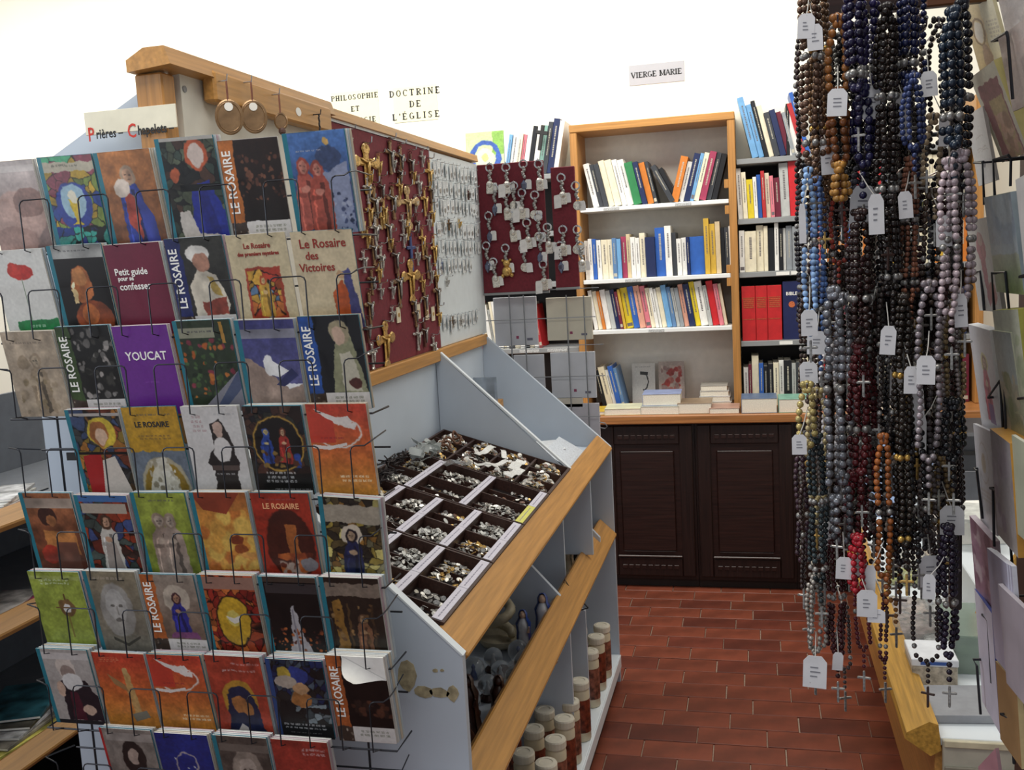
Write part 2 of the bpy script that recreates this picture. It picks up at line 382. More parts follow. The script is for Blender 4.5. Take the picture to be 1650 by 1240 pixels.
def books(spec, x, z, lean, place, yb=None, sup=0., group=None):
    """spec: colour letter, width mm, height mm triples; lean in degrees (positive = tops to the right)"""
    items = spec.split(); n0 = 0
    a = math.radians(lean)
    for i, it in enumerate(items):
        c = it[0]; w, h = [float(q)/1000 for q in it[1:].split(',')]
        y = YF+.035+rnd.uniform(0, .02) if yb is None else yb+rnd.uniform(0, .012)
        d = min(.17, YW-.02-y)
        aa = a
        px = x + (0 if aa < 0 else 0)
        M = Matrix.Translation((px, y, z+.0006+(w*math.sin(aa) if aa > 0 else 0))) @ Matrix.Rotation(aa, 4, 'Y')
        if aa < 0: M = Matrix.Translation((px, y, z+.0006)) @ Matrix.Rotation(aa, 4, 'Y')
        lab = '%s book, %s from left %s' % (CN[c], ORD[i], place)
        book_mesh(w, h, d, M, BC[c], 'book', True, lab, 'book', group or 'books '+place)
        nw = (float(items[i+1][1:].split(',')[0])/1000 if i+1 < len(items) else 0)
        x += w/math.cos(aa)+.0014 if aa <= 0 else w*math.cos(aa)+nw*math.sin(aa)*math.tan(aa)+.0014
    return x
x0 = XL+.04
books('w28,215 d20,210 d22,210 c28,225 c32,225 w24,225 w30,222 G38,205 n24,205 o28,200 d16,205', x0+.055, SA, -12, 'in left group, top oak bookcase shelf')
books('d24,195 k20,180', x0+.425, SA, -27, 'slumped on top oak bookcase shelf')
books('o34,215 w22,190 n28,225 l16,225 c22,225 p30,228 d22,222 k24,215', xat(1080, 330), SA, 15, 'in right group, top oak bookcase shelf')
books('w20,190 w18,198 b18,196 w22,190 c30,190 c22,190 s20,195 l20,190 p24,200 t18,210 w22,195 w20,190 c26,212 n46,190 b46,232 w30,238 d20,205 w22,175 w22,178 n14,180 b68,180 Y24,262 Y26,235 t22,244 k18,215 d18,215 w10,220', x0+.002, SB, -1, 'on the second oak bookcase shelf')
books('w18,195 c20,190 o14,190 w26,195 a22,190 n20,195 m14,185 Y12,195 y34,200 b28,205 q28,208 i24,205 c20,195 w16,195 w12,190 c22,195 l24,205 s18,195 a16,190 g18,190 q22,205 n28,205 y24,215 w34,215 a18,195 R30,215 i20,200 c14,200', x0+.035, SCc, -8.5, 'on the third oak bookcase shelf')
xr = XR+.006
books('l28,285 l24,250 k18,265 c22,240 d24,205 n26,215 m22,205 g16,200', xr+.07, RZ[0], -13, 'leaning on top of the right shelves')
books('r20,240 b18,290', xr+.29, RZ[0], -15, 'leaning, end of group above right shelves')
books('k14,235 w40,235', xat(1268, 240), RZ[0], 0, 'beside the rosaries above right shelves')
books('w22,235 c20,215 y28,180 w16,190 b18,200 r16,215 c20,205 i16,190 m26,180 a40,245 R40,255 w22,240 c20,230 n26,235 g28,220 w24,240 r22,230 c30,225 d24,235 w26,215', xr, RZ[1], -2, 'on the upper right wall shelf')
books('w24,195 c52,190 c32,215 c18,210 k28,200 w18,225 k18,195 w12,195 g26,205 g26,200 g26,205 w24,210 c28,205 r20,200 w22,215 o40,190 o36,205 b24,210 w30,200 o34,215', xr, RZ[2], 0, 'on the middle right wall shelf')
books('c22,190 n26,215 k28,200 b34,215 m30,210 d26,220 k30,200 v28,210 n30,205 k26,215', xat(1310, 500), RZ[3], 0, 'behind the rosaries on the lower right wall shelf')
books('w22,185 m14,200 c32,240 b20,205 k18,190 k24,200 c24,205 w22,215 k34,215 a18,200 d24,205 c30,225 n26,205 w24,220 r22,210 k28,215', xr+.005, .841, 0, 'at the foot of the right wall shelves', group='books at the foot of the right shelves')
def fill(x, z, lim, place, pal, hmax):
    sp = []; w = 0
    while w < lim-x-.03: q = rnd.randint(16, 36); sp.append('%s%d,%d' % (rnd.choice(pal), q, rnd.randint(int(hmax*.82), hmax))); w += q/1000+.0015
    books(' '.join(sp[:32]), x, z, 0, place)
fill(xr+.53, RZ[1], XRR, 'on upper right shelf behind the rosaries', 'wwcaockgrn', 235)
fill(xr+.62, RZ[2], XRR, 'on middle right shelf behind the rosaries', 'owcakgbYo', 225)
fill(xr+.60, RZ[3], XRR, 'on lower right shelf near its end', 'kdnmwkv', 220)
fill(xr+.48, .841, XRR, 'at the right end of the worktop', 'kdncamk', 225)
# the boxed volumes
xx = xr+.005
for i, w in enumerate((.062, .052, .064)):
    M = Matrix.Translation((xx, YF+.035, RZ[3]+.0005))
    o = book_mesh(w, .258, .18, M, 'c02326', 'bound_volume', False, ['red bound volume with gold bands, at the end beside the oak bookcase', 'red bound volume with gold bands, between two others', 'red bound volume with gold bands, next to the navy one'][i], 'book', 'red bound volumes on the right shelf')
    bd = MB()
    for zz, hh in ((.20, .004), (.155, .045), (.10, .003)):
        if hh > .01:
            for k in range(5): bd.bbox(w*.1, w*.9, -.0008, .0003, zz+k*.009, zz+k*.009+.005, .0003, M=M)
        else: bd.box(w*.05, w*.95, -.0008, .0003, zz, zz+hh, M=M)
    ob('gold_tooling', bd, mat('b5603a', .4, .3, .2, 200, key='gold tooling'), o)
    xx += w+.002
M = Matrix.Translation((xx+.004, YF+.035, RZ[3]+.0005))
o = book_mesh(.08, .272, .18, M, '1b2350', 'bound_volume', False, 'thick navy volume with white title and orange emblem on its spine', 'book', None)
text('BIBLE', .022, face_y(xx+.044, YF+.034, RZ[3]+.215), WTXT, o, 'title', .0004)
ob('emblem', MB().lathe([(.0145, 0), (.0145, .001)], (0, 0, 0), 20, M=Matrix.Translation((xx+.044, YF+.0345, RZ[3]+.165)) @ Matrix.Rotation(PI/2, 4, 'X')), mat('c0673a', .5, 0, .3, 300, key='emblem'), o)

# top of the left shelves: leaning white books and a face-out children's book
books('l16,205 w28,215 c22,205 i16,200 w24,215 k22,235 w26,235 e20,235 d22,250 n30,262 w22,250', xat(808, 262), RZ[0], 11, 'in the row on top of the left shelves')
books('i20,230 w24,210 c26,200 r18,215 w20,205 w22,210 g20,200 w24,215 c22,210 k18,200 w24,205 b24,215 w26,220 c22,215 w18,200 r26,210 w22,215', -1.62, RZ[1], 0, 'on the upper left wall shelf')
books('w20,190 r14,200 c22,205 w20,200 b18,200 k20,190 w22,205 c22,205 w22,200 n22,205 w20,195 Y18,195 w24,200 g22,190 w20,205 c28,200', -1.6, RZ[2], 0, 'on the middle left wall shelf')
books('R16,240 c20,230 w18,225 a14,200 c12,240 w12,240 w14,235 c12,230 w12,235 k30,230 c26,215 w24,210 k20,190 c24,215 w22,225 r16,215', xat(772, 540), RZ[3], -7, 'leaning on the lower left wall shelf')

# ------------------------------------------------------------------ painted covers (flat print)
CW, CH = 128, 192
UU, VV = np.meshgrid((np.arange(CW)+.5)/CW, (np.arange(CH)+.5)/CH)
def rgb(h):
    if len(h) == 3: h = ''.join(c*2 for c in h)
    return np.array([int(h[i:i+2], 16)/255 for i in (0, 2, 4)])
def noise(rs, n, m):
    g = rs.rand(m+2, n+2); x = UU*n; y = VV*m; i = x.astype(int); j = y.astype(int); fx = x-i; fy = y-j
    fx = fx*fx*(3-2*fx); fy = fy*fy*(3-2*fy)
    return (g[j, i]*(1-fx)+g[j, i+1]*fx)*(1-fy)+(g[j+1, i]*(1-fx)+g[j+1, i+1]*fx)*fy
def put(im, m, c): im[:] = im*(1-m[..., None])+m[..., None]*(rgb(c) if isinstance(c, str) else c)
def ell(cx, cy, rx, ry, s=.06):
    d = np.sqrt(((UU-cx)/rx)**2+((VV-cy)/ry)**2); return np.clip((1-d)/s+.5, 0, 1)
def poly(pts):
    m = np.zeros(UU.shape, bool); n = len(pts)
    for i in range(n):
        x0, y0 = pts[i]; x1, y1 = pts[(i+1) % n]
        if y0 == y1: continue
        c = ((VV >= min(y0, y1)) & (VV < max(y0, y1))) & (UU < (x1-x0)*(VV-y0)/(y1-y0)+x0); m ^= c
    return m.astype(float)
def paint(ops, seed=1, rep=1):
    rs = np.random.RandomState(seed); im = np.ones((CH, CW, 3))
    last = max([i for i, o in enumerate(ops) if o[0] in 'FMEO' or (o[0] == 'B' and o[5] > .02)] or [-1])
    for oi_, o in enumerate([*ops[:last+1], ('W',), *ops[last+1:]] if last >= 0 else ops):
        k = o[0]; a = o[1:]
        if k == 'W0': continue
        if k == 'W':     # hand-painted unevenness of the picture
            dx = (noise(rs, 9, 13)-.5)*5+(noise(rs, 26, 39)-.5)*2.5; dy = (noise(rs, 9, 13)-.5)*5+(noise(rs, 26, 39)-.5)*2.5
            im = im[np.clip((VV*CH+dy).astype(int), 0, CH-1), np.clip((UU*CW+dx).astype(int), 0, CW-1)]
            g = im.mean(-1); sat = np.abs(im-g[..., None]).max(-1); dk = np.clip((.95-g)*1.6+sat, .15, 1)
            im = im*(1+dk*(.16*(noise(rs, 14, 21)-.5)+.16*(noise(rs, 34, 50)-.5)+.16*(noise(rs, 5, 7)-.5)))[..., None]
            im = (im+np.roll(im, 1, 0)+np.roll(im, 1, 1)+np.roll(im, (1, 1), (0, 1)))/4; continue
        if k == 'R': put(im, ((UU >= a[0]) & (UU < a[2]) & (VV >= a[1]) & (VV < a[3])).astype(float), a[4])
        elif k == 'E': put(im, ell(*a[:4]), a[4])
        elif k == 'O':   # ring
            put(im, np.clip(ell(*a[:4])-ell(a[0], a[1], a[2]-a[5], a[3]-a[5]*.67), 0, 1), a[4])
        elif k == 'P': put(im, poly(list(zip(a[1::2], a[2::2]))), a[0])
        elif k == 'G':   # vertical blend inside a box
            t = np.clip((VV-a[1])/(a[3]-a[1]), 0, 1)[..., None]; c = rgb(a[4])*(1-t)+rgb(a[5])*t
            m = ((UU >= a[0]) & (UU < a[2]) & (VV >= a[1]) & (VV < a[3])).astype(float)[..., None]; im[:] = im*(1-m)+c*m
        elif k == 'N': im *= (1+a[0]*(noise(rs, a[1], int(a[1]*1.5))-.5)*2)[..., None]
        elif k == 'B':   # blotches
            for _ in range(a[4]):
                s = a[5]*rs.uniform(.5, 1.3)
                m = ell(rs.uniform(a[0], a[2]), rs.uniform(a[1], a[3]), s, s*rs.uniform(.5, .9), .3)
                put(im, m*((UU >= a[0]) & (UU < a[2]) & (VV >= a[1]) & (VV < a[3])), a[6][rs.randint(len(a[6]))])
        elif k == 'M':   # leaded glass
            n = a[4]; P = np.stack([rs.uniform(a[0], a[2], n), rs.uniform(a[1], a[3], n)], 1)
            D = np.sqrt((UU[..., None]-P[:, 0])**2+((VV[..., None]-P[:, 1])*1.5)**2); S = np.sort(D, -1); I = D.argmin(-1)
            C = np.array([rgb(a[5][rs.randint(len(a[5]))])*rs.uniform(.8, 1.1) for _ in range(n)])[I]
            C = C*np.clip((S[..., 1]-S[..., 0])/.012, .12, 1)[..., None]
            m = ((UU >= a[0]) & (UU < a[2]) & (VV >= a[1]) & (VV < a[3])).astype(float)[..., None]; im[:] = im*(1-m)+C*m
        elif k == 'T':   # lines of small unreadable print: x, y, w, lines, colour, size
            for q in range(a[3]):
                x = a[0]+rs.uniform(0, .05); y = a[1]+q*a[5]*1.7
                while x < a[0]+a[2]:
                    w = rs.uniform(.03, .09); put(im, ((UU >= x) & (UU < x+w) & (VV >= y) & (VV < y+a[5])).astype(float)*.75*(rs.rand(*UU.shape) > .25), a[4]); x += w+.022
        elif k == 'F':   # robed figure: cx, top, height, robe, skin, hood, halo
            cx, t, h, robe, skin, hood = a[:6]; w = h*.55
            if len(a) > 6: put(im, ell(cx, t+h*.11, h*.24, h*.15, .1), a[6])
            put(im, poly([(cx-w*.16, t+h*.18), (cx+w*.16, t+h*.18), (cx+w*.42, t+h*.34), (cx+w*.5, t+h), (cx-w*.5, t+h), (cx-w*.42, t+h*.34)]), robe)
            put(im, poly([(cx+w*.02, t+h*.3), (cx+w*.16, t+h*.3), (cx+w*.25, t+h), (cx+w*.06, t+h)]), rgb(robe)*.6)
            put(im, poly([(cx-w*.3, t+h*.4), (cx-w*.22, t+h*.38), (cx-w*.3, t+h), (cx-w*.36, t+h)]), np.clip(rgb(robe)*1.35, 0, 1))
            put(im, ell(cx, t+h*.12, h*.155, h*.125, .12), hood); put(im, ell(cx, t+h*.125, h*.095, h*.088, .1), skin)
            put(im, ell(cx+w*.06, t+h*.13, h*.045, h*.07, .6)*.45, rgb(skin)*.6)
            for sx_ in (-1, 1): put(im, ell(cx+sx_*h*.038, t+h*.115, h*.022, h*.010, .4)*.8, rgb(skin)*.35)
            put(im, ell(cx, t+h*.165, h*.03, h*.007, .4)*.8, rgb(skin)*.45)
            put(im, ell(cx-w*.02, t+h*.42, h*.1, h*.05, .3), skin); put(im, ell(cx-w*.2, t+h*.5, h*.12, h*.035, .4)*.7, rgb(robe)*.7)
    im = np.clip(im, 0, 1); g = im.mean(-1, keepdims=True); im = (g+(im-g)*.88)*.9
    im *= (1+.03*(noise(rs, 30, 45)-.5)*2)[..., None]
    return np.clip(im, 0, 1)
def picture_mat(im):
    img = bpy.data.images.new('print', CW, CH); a = np.ones((CH, CW, 4), np.float32); a[..., :3] = im[::-1]
    img.pixels.foreach_set(a.ravel()); img.pack()
    m = bpy.data.materials.new('printed cover'); m.use_nodes = True; N = m.node_tree.nodes
    t = N.new('ShaderNodeTexImage'); t.image = img; b = N['Principled BSDF']; b.inputs['Roughness'].default_value = .32
    m.node_tree.links.new(t.outputs[0], b.inputs['Base Color'])
    return m

TEAL = ('R', 0, 0, .075, 1, '1f7f93')
def ros(strip, *mid, foot=True):
    l = [*mid, ('W0',), ('R', 0, 0, .25, 1, strip), ('R', 0, .82, .27, 1, '4a3a30'), ('B', 0, .82, .27, 1, 8, .019, ['876', '333', 'ba9'])]
    if foot: l += [('R', .27, .82, 1, 1, 'e8e2dc'), ('T', .38, .86, .5, 2, '998', .025)]
    return l
RO = [('G', 0, 0, 1, 1, 'd8402c', 'dd9430')]
SW = [*RO, ('P', 'f5e9e0', .15, .06, .5, .16, .62, .13, .72, .18, .66, .21, .8, .2, .78, .28, .62, .26, .3, .16), ('O', .45, .3, .42, .17, 'f2e4da', .03), ('R', 0, .1, .42, .42, 'd8402c'), ('P', 'f5e9e0', .12, .05, .5, .15, .68, .13, .74, .2, .6, .24, .3, .15), ('P', 'f5e9e0', .02, .44, .3, .46, .6, .42, .6, .45, .3, .5, .02, .48), ('T', .15, .36, .4, 1, 'a33', .02), ('T', .4, .78, .5, 2, 'fec', .028), ('N', .05, 4)]
# (row, column) -> (label, ops, texts, stack depth, page colour)
CV = {}
def cv(r, c, label, ops, texts=(), n=3): CV[r, c] = (label, ops, texts, n)
cv(0, -1, 'pale mauve booklet with clasped hands, top left corner of the wire rack', [('G', 0, 0, 1, 1, 'c9bcb6', '8f6f68'), ('E', .5, .6, .5, .28, 'c8a294'), ('E', .75, .45, .3, .16, '9a7468'), ('E', .3, .85, .5, .15, 'b58d80'), ('R', 0, .05, 1, .12, 'd4c9c2'), ('N', .15, 5)], n=2)
cv(0, 0, 'booklet with a blue and yellow stained glass chalice', [('M', 0, 0, 1, 1, 60, ['4a7', 'c9a227', '24408f', 'a3485a', '7a8f3a']), ('R', 0, .06, 1, .16, 'c3b9a0'), ('T', .2, .09, .5, 1, '665', .02), ('E', .5, .52, .33, .25, '2b3f9e'), ('E', .5, .47, .22, .18, '9fc4d8'), ('P', 'd9b92c', .4, .45, .6, .45, .57, .56, .53, .6, .53, .68, .62, .72, .38, .72, .47, .68, .47, .6, .43, .56), ('E', .5, .43, .08, .07, 'f0ead0'), ('M', .07, .74, 1, 1, 30, ['1c3fa0', '26338a', '3a9', '111']), TEAL])
cv(0, 1, 'orange booklet with a blue robed painted statue, top row of the wire rack', [('G', 0, 0, 1, 1, 'c77a3a', '7a4a30'), ('F', .52, .16, .82, '2d3f9c', 'c99a7a', 'a58a70'), ('P', 'b8483a', .42, .4, .6, .5, .58, .95, .38, .75), ('E', .38, .38, .14, .1, 'd9c8b8'), ('P', '3846a8', .6, .4, .85, .7, .88, 1, .66, 1), ('N', .18, 7), TEAL], n=5)
cv(0, 2, 'dark stained glass booklet with a kneeling figure in blue', [('M', 0, 0, 1, 1, 80, ['2a2620', '3a4a40', '4a3024', '1a1a1a', '56604a']), ('E', .66, .16, .2, .15, 'c2552e'), ('E', .66, .17, .14, .11, 'd9c4b8'), ('P', '2431a0', .5, .45, .8, .4, 1, .7, 1, .95, .35, .95), ('P', '1c2488', .6, .5, .75, .5, .9, .95, .6, .95), ('P', 'cfc6bc', .2, .7, .36, .68, .5, .9, .95, .93, .95, 1, .2, 1), ('E', .24, .34, .08, .07, 'b5532d'), ('R', .3, .44, 1, .5, '0c0c0c'), ('R', 0, 0, 1, .03, 'b9b4ac'), TEAL], n=4)
cv(0, 3, 'booklet with an orange spine band and a dark brown crowd picture', ros('c96f2b', ('G', 0, 0, 1, .82, '2c1a14', '1a100c'), ('B', .27, .15, 1, .6, 60, .03, ['5a3426', '6a3f2c', '402218', '7a4a34'])), [('LE ROSAIRE', .125, .42, .0285, 1, 'w')], n=1)
cv(0, 4, 'blue booklet with red statues before a white domed church', [('G', 0, 0, 1, 1, '4a78c0', '2c3a66'), ('E', .68, .26, .2, .12, '3a4a74'), ('P', '8f98b8', .5, .42, .98, .3, .98, 1, .55, 1), ('B', .5, .5, 1, 1, 40, .03, ['2c3556', 'a9b0c8', '454f78']), ('E', .68, .1, .05, .04, 'd8a85a'), ('F', .26, .24, .72, 'c25a4a', 'd98672', 'b04a3e'), ('F', .48, .28, .7, 'b8503f', 'd98672', 'b04a3e'), ('T', .15, .17, .4, 1, 'aab', .02), TEAL], n=4)
cv(1, -1, 'white booklet with a red poppy and a green foot', [('R', 0, 0, 1, 1, 'e4e2da'), ('R', .2, .78, 1, .98, '1f8a46'), ('E', .5, .24, .24, .09, 'c8281e'), ('E', .4, .2, .13, .07, 'd83526'), ('R', .49, .32, .51, .78, '8a9a80'), ('T', .4, .84, .3, 1, 'cec', .03)], n=2)
cv(1, 0, 'dark booklet with an orange candlelit face', [('R', 0, 0, 1, 1, '120a08'), ('E', .5, .42, .2, .2, 'c06a34'), ('E', .48, .34, .14, .1, 'd88a4a'), ('E', .62, .8, .36, .2, '8f3f1c'), ('E', .55, .75, .15, .12, 'c8682c'), ('R', .3, .48, .38, .62, 'e8c88a'), ('E', .34, .43, .03, .05, 'fff0c0'), ('R', 0, 0, 1, .14, '9a9a96'), ('T', .2, .05, .5, 1, '555', .02), ('N', .25, 6), TEAL], n=3)
cv(1, 1, 'plain maroon booklet with a small white title', [('R', 0, 0, 1, 1, '7b1f3b'), ('N', .05, 3)], [('Petit guide', .40, .30, .0165, 0, 'w'), ('pour se', .28, .37, .011, 0, 'w'), ('confesser', .42, .46, .0175, 0, 'w')], n=3)
cv(1, 2, 'booklet with a navy spine band and a man in white cap leaning forward', ros('232c6e', ('G', 0, 0, 1, 1, '3a3a34', '24201e'), ('P', 'd8cdb8', .3, .5, .5, .32, .8, .4, .95, .7, .8, .95, .35, .95), ('E', .52, .17, .2, .1, 'e6e2d8'), ('E', .56, .26, .14, .1, 'b8826a'), ('P', '9a4030', .45, .68, .9, .62, .9, .8, .5, .82), ('P', 'c4a24a', .62, .4, .72, .42, .84, .62, .7, .6), ('N', .15, 7)), [('LE ROSAIRE', .125, .42, .0285, 1, 'w'), ('avec le', .62, .88, .009, 0, 'k'), ('Pape François', .62, .94, .0105, 0, 'k')], n=3)
cv(1, 3, 'cream booklet with a framed red and yellow icon in the middle', [('R', 0, 0, 1, 1, 'd8c69c'), ('R', .2, .34, .82, .88, 'b8402a'), ('M', .24, .37, .78, .85, 34, ['d25a2a', 'e0a83a', '6a8fb8', 'c03a26', 'd8742e']), ('F', .5, .42, .42, 'd9a53a', 'e8c080', 'c8502a'), ('T', .4, .93, .2, 1, '864', .02)], [('Le Rosaire', .5, .12, .0125, 0, 'r'), ('des premiers mystères', .5, .2, .009, 0, 'r')], n=1)
cv(1, 4, 'cream booklet with a large red title and a small standing figure', [('R', 0, 0, 1, 1, 'dcc8a0'), ('P', 'c8541f', .55, .62, .72, .5, .82, .62, .85, 1, .6, 1), ('P', '4a4a86', .75, .42, .85, .38, .95, .7, .98, 1, .84, 1), ('E', .72, .45, .05, .04, 'caa074'), ('E', .66, .93, .14, .06, '2c2440')], [('Le Rosaire', .5, .13, .021, 0, 'r'), ('des', .3, .25, .0185, 0, 'r'), ('Victoires', .36, .37, .019, 0, 'r')], n=1)
cv(2, -1, 'sepia beige booklet with a faint drawing of a winged figure', [('R', 0, 0, 1, 1, 'b5a188'), ('F', .55, .25, .7, 'a08b70', 'b8a488', '97836a'), ('E', .3, .35, .12, .08, '9a866c'), ('B', .1, .5, .9, 1, 25, .06, ['a38f74', '94805f', 'b7a388']), ('T', .1, .12, .6, 1, '876', .02), ('N', .12, 8)], n=2)
cv(2, 0, 'booklet with a dark green spine band and pale blossoms', ros('3b5226', ('R', 0, 0, 1, 1, '181614'), ('B', .28, .02, 1, .8, 60, .05, ['6a6662', '8a8580', '3c3a34', 'a9a09a', '22201c'])), [('LE ROSAIRE', .125, .42, .0285, 1, 'w')], n=2)
cv(2, 1, 'plain purple booklet with a white capital title', [('R', 0, 0, 1, 1, '75279c'), ('T', .35, .62, .3, 1, '8a3fb0', .02)], [('YOUCAT', .52, .34, .0215, 0, 'w')], n=2)
cv(2, 2, 'booklet with orange flowers growing beside a stone path', [('R', 0, 0, 1, 1, '2c3a26'), ('B', 0, .2, 1, .85, 90, .04, ['c8702a', '3f5a2e', '1f2c1a', 'b85a22', '4a6a3a', '8a3040']), ('P', '8a8894', 1, .55, 1, 1, .2, 1), ('P', '4f5a7c', 1, .55, 1, .75, .6, 1, .45, 1), ('R', .08, .08, .7, .19, '9a9a80'), ('T', .2, .11, .4, 1, '555', .02), ('P', 'c08a34', .8, .02, .86, .02, .88, .25, .82, .25), TEAL], n=3)
cv(2, 3, 'booklet with a white dove over a sandy path and violet sky', [('G', 0, 0, 1, .7, '3f3f80', '5a5a90'), ('P', 'a98f80', 0, .4, .2, .42, .75, .75, 1, .7, 1, 1, 0, 1), ('E', .47, .48, .09, .12, 'f0efee'), ('P', 'f0efee', .45, .4, .8, .55, .62, .62, .45, .58), ('P', '2f3468', .55, .7, .85, .52, .95, .6, .68, .72), ('R', .07, .1, 1, .2, '8a8a9a'), ('N', .15, 6), TEAL], n=3)
cv(2, 4, 'booklet with a bright blue spine band and a veiled woman in pale green', ros('2050a8', ('R', 0, 0, 1, 1, '16171c'), ('P', '9a9a74', .6, .1, .75, .12, .85, .3, .98, .82, .4, .82, .5, .45), ('E', .64, .17, .16, .13, 'a89a78'), ('E', .62, .21, .1, .1, 'd8b49a'), ('P', 'cfc8b0', .6, .4, .8, .38, .9, .8, .6, .8), ('E', .8, .72, .1, .06, '5a2a24')), [('LE ROSAIRE', .125, .42, .0285, 1, 'w')], n=2)
cv(3, 0, 'stained glass booklet with a yellow halo and a red robe', [('M', 0, 0, 1, 1, 60, ['c07a2a', '8a3a20', '3a4a70', 'a8862c', '444']), ('E', .6, .26, .27, .18, 'd8b92e'), ('E', .55, .28, .17, .15, 'a8622c'), ('E', .58, .32, .11, .1, 'e0b898'), ('P', 'b81c1c', .15, .55, .5, .5, .45, 1, .15, 1), ('P', 'd8cdc0', .5, .6, .75, .55, .95, 1, .4, 1), ('R', .07, .5, 1, .53, '120a08'), ('R', 0, .04, 1, .08, 'b9b0a8'), TEAL], n=3)
cv(3, 1, 'ochre booklet with a carved stone scene on its lower half', [('R', 0, 0, 1, .5, 'c9961f'), ('R', 0, .5, 1, 1, '6a7684'), ('E', .52, .92, .44, .36, 'b3a98c'), ('E', .52, .95, .4, .33, '97761f'), ('P', 'd6d0bc', .45, .58, .6, .56, .78, .9, .8, 1, .2, 1, .25, .85), ('B', .25, .62, .78, 1, 40, .04, ['c9c2ac', 'b0a68c', 'e4dfce', '948a70']), ('T', .15, .08, .7, 1, '765', .018), ('T', .2, .32, .6, 2, '863', .018)], [('LE ROSAIRE', .5, .2, .0145, 0, 'k')], n=1)
cv(3, 2, 'white booklet with a nun in a black veil', [('R', 0, 0, 1, 1, 'dcd8d4'), ('P', '2c2624', .45, .2, .62, .14, .75, .3, .85, .62, .8, .72, .82, 1, .36, 1, .4, .7, .3, .62, .45, .45), ('E', .58, .26, .09, .09, 'cfae9c'), ('E', .6, .48, .16, .14, 'e2ddd8'), ('R', .36, .66, .84, .72, '5a4a44'), ('T', .55, .08, .4, 1, 'bbb', .018), ('T', .12, .1, .2, 4, 'b99', .03), ('T', .4, .75, .35, 1, 'aaa', .02)], n=2)
cv(3, 3, 'dark booklet with a round gold ringed stained glass scene', [('M', 0, 0, 1, 1, 120, ['2a1a16', '4a2a20', '1a1a24', '5a3a2a', '30302a']), ('E', .52, .42, .43, .32, '16110f'), ('O', .52, .42, .43, .32, 'c99a3a', .03), ('F', .32, .24, .4, '27449a', 'd8c080', '3a55a8'), ('F', .62, .24, .4, 'a82c24', 'd8a880', '6a3020'), ('B', .2, .5, .85, .7, 20, .05, ['5a3020', '27449a', '8a6a30']), ('R', 0, .76, 1, 1, '120f0e'), ('T', .2, .74, .5, 3, 'ddd', .028), ('T', .3, .93, .6, 1, 'aaa', .018)], n=4)
cv(3, 4, 'orange red booklet in the right column with a white swoosh', SW, n=2)
cv(4, -1, 'brown and orange booklet with a dark bearded head bowed', [('G', 0, 0, 1, 1, 'a0603a', '5a2a1c'), ('E', .45, .28, .18, .12, '3a201a'), ('E', .5, .34, .1, .07, 'a8683c'), ('P', 'b8743a', .3, .45, .9, .45, .95, .75, .3, .75), ('E', .35, .75, .2, .12, 'a83222'), ('P', '7a4a3a', .5, .6, .9, .6, .9, 1, .4, 1), ('R', .07, .06, 1, .18, 'a89484'), ('N', .25, 6), TEAL], n=2)
cv(4, 0, 'stained glass booklet with a white robed crowned figure on red', [('M', 0, 0, 1, 1, 80, ['a83a1c', '3a1c14', '3a4a80', '7a2a1a', '44504a']), ('F', .5, .24, .72, 'cfc8bc', 'c89878', '4a3020'), ('P', 'a89a90', .4, .6, .6, .58, .68, .95, .35, .95), ('R', .1, .1, .95, .22, 'b5a694'), ('R', 0, 0, 1, .08, '3f6fb0'), TEAL], n=3)
cv(4, 1, 'lime green booklet with two stone figures embracing', [('G', 0, 0, 1, 1, '9aa83a', '7c8a2c'), ('F', .42, .24, .78, 'a89080', 'c0ab98', '98826e'), ('F', .62, .24, .78, 'b09a8a', 'c8b4a0', 'a08a76'), ('N', .15, 7), ('T', .3, .08, .5, 1, '665', .02), TEAL], n=3)
cv(4, 2, 'golden orange booklet with a glowing sunset sky', [('G', 0, 0, 1, .7, 'b5622a', 'e8b040'), ('G', 0, .7, 1, 1, 'd89a4a', 'c8682a'), ('B', 0, .2, 1, .9, 40, .14, ['d88a34', 'e8b850', 'c8702c', 'e0a040']), ('E', .7, .55, .12, .06, '8a3a1c'), ('E', .74, .66, .12, .05, '9a4a20'), ('P', '9a3c22', 0, 0, .9, 0, .6, .25, .2, .2), ('N', .1, 5), TEAL], n=3)
cv(4, 3, 'red booklet with a dark arch and glowing rocks', [('R', 0, 0, 1, 1, 'b0301c'), ('E', .55, .6, .42, .42, '4a1c12'), ('P', 'b5622a', .5, .35, .68, .35, .72, .8, .5, .8), ('B', .3, .68, .9, .95, 30, .08, ['c8642a', 'a84820', 'b8a090', '6a2a18']), ('E', .82, .82, .14, .08, '8a8488'), ('T', .25, .06, .5, 1, 'a55', .02), ('R', .2, .94, 1, 1, '1a2430')], [('LE ROSAIRE', .5, .15, .0145, 0, 'o')], n=3)
cv(4, 4, 'tilted booklet with yellow stained glass and a dark blue friar', [('M', 0, 0, 1, 1, 130, ['a8903a', 'd8c870', '5a4a2a', '8a8460', '302a20', '9a6a2a']), ('R', .07, .08, 1, .28, 'a89c88'), ('E', .5, .42, .18, .12, 'd8c8b0'), ('F', .5, .36, .64, '1c2450', 'b89878', '201a20'), TEAL], n=4)
cv(5, -1, 'lime green booklet with a small golden monstrance', [('R', 0, 0, 1, 1, '9bab3f'), ('R', 0, .05, 1, .1, 'b0bd60'), ('T', .15, .1, .6, 2, 'dec', .02), ('E', .6, .46, .16, .11, '7a5a34'), ('E', .6, .46, .08, .055, 'e0dcd8'), ('R', .585, .28, .615, .36, '6a4a2c'), ('R', .585, .56, .615, .85, '8a7a34'), ('P', '7a5a34', .38, .455, .82, .455, .82, .47, .38, .47), ('N', .05, 5)], n=3)
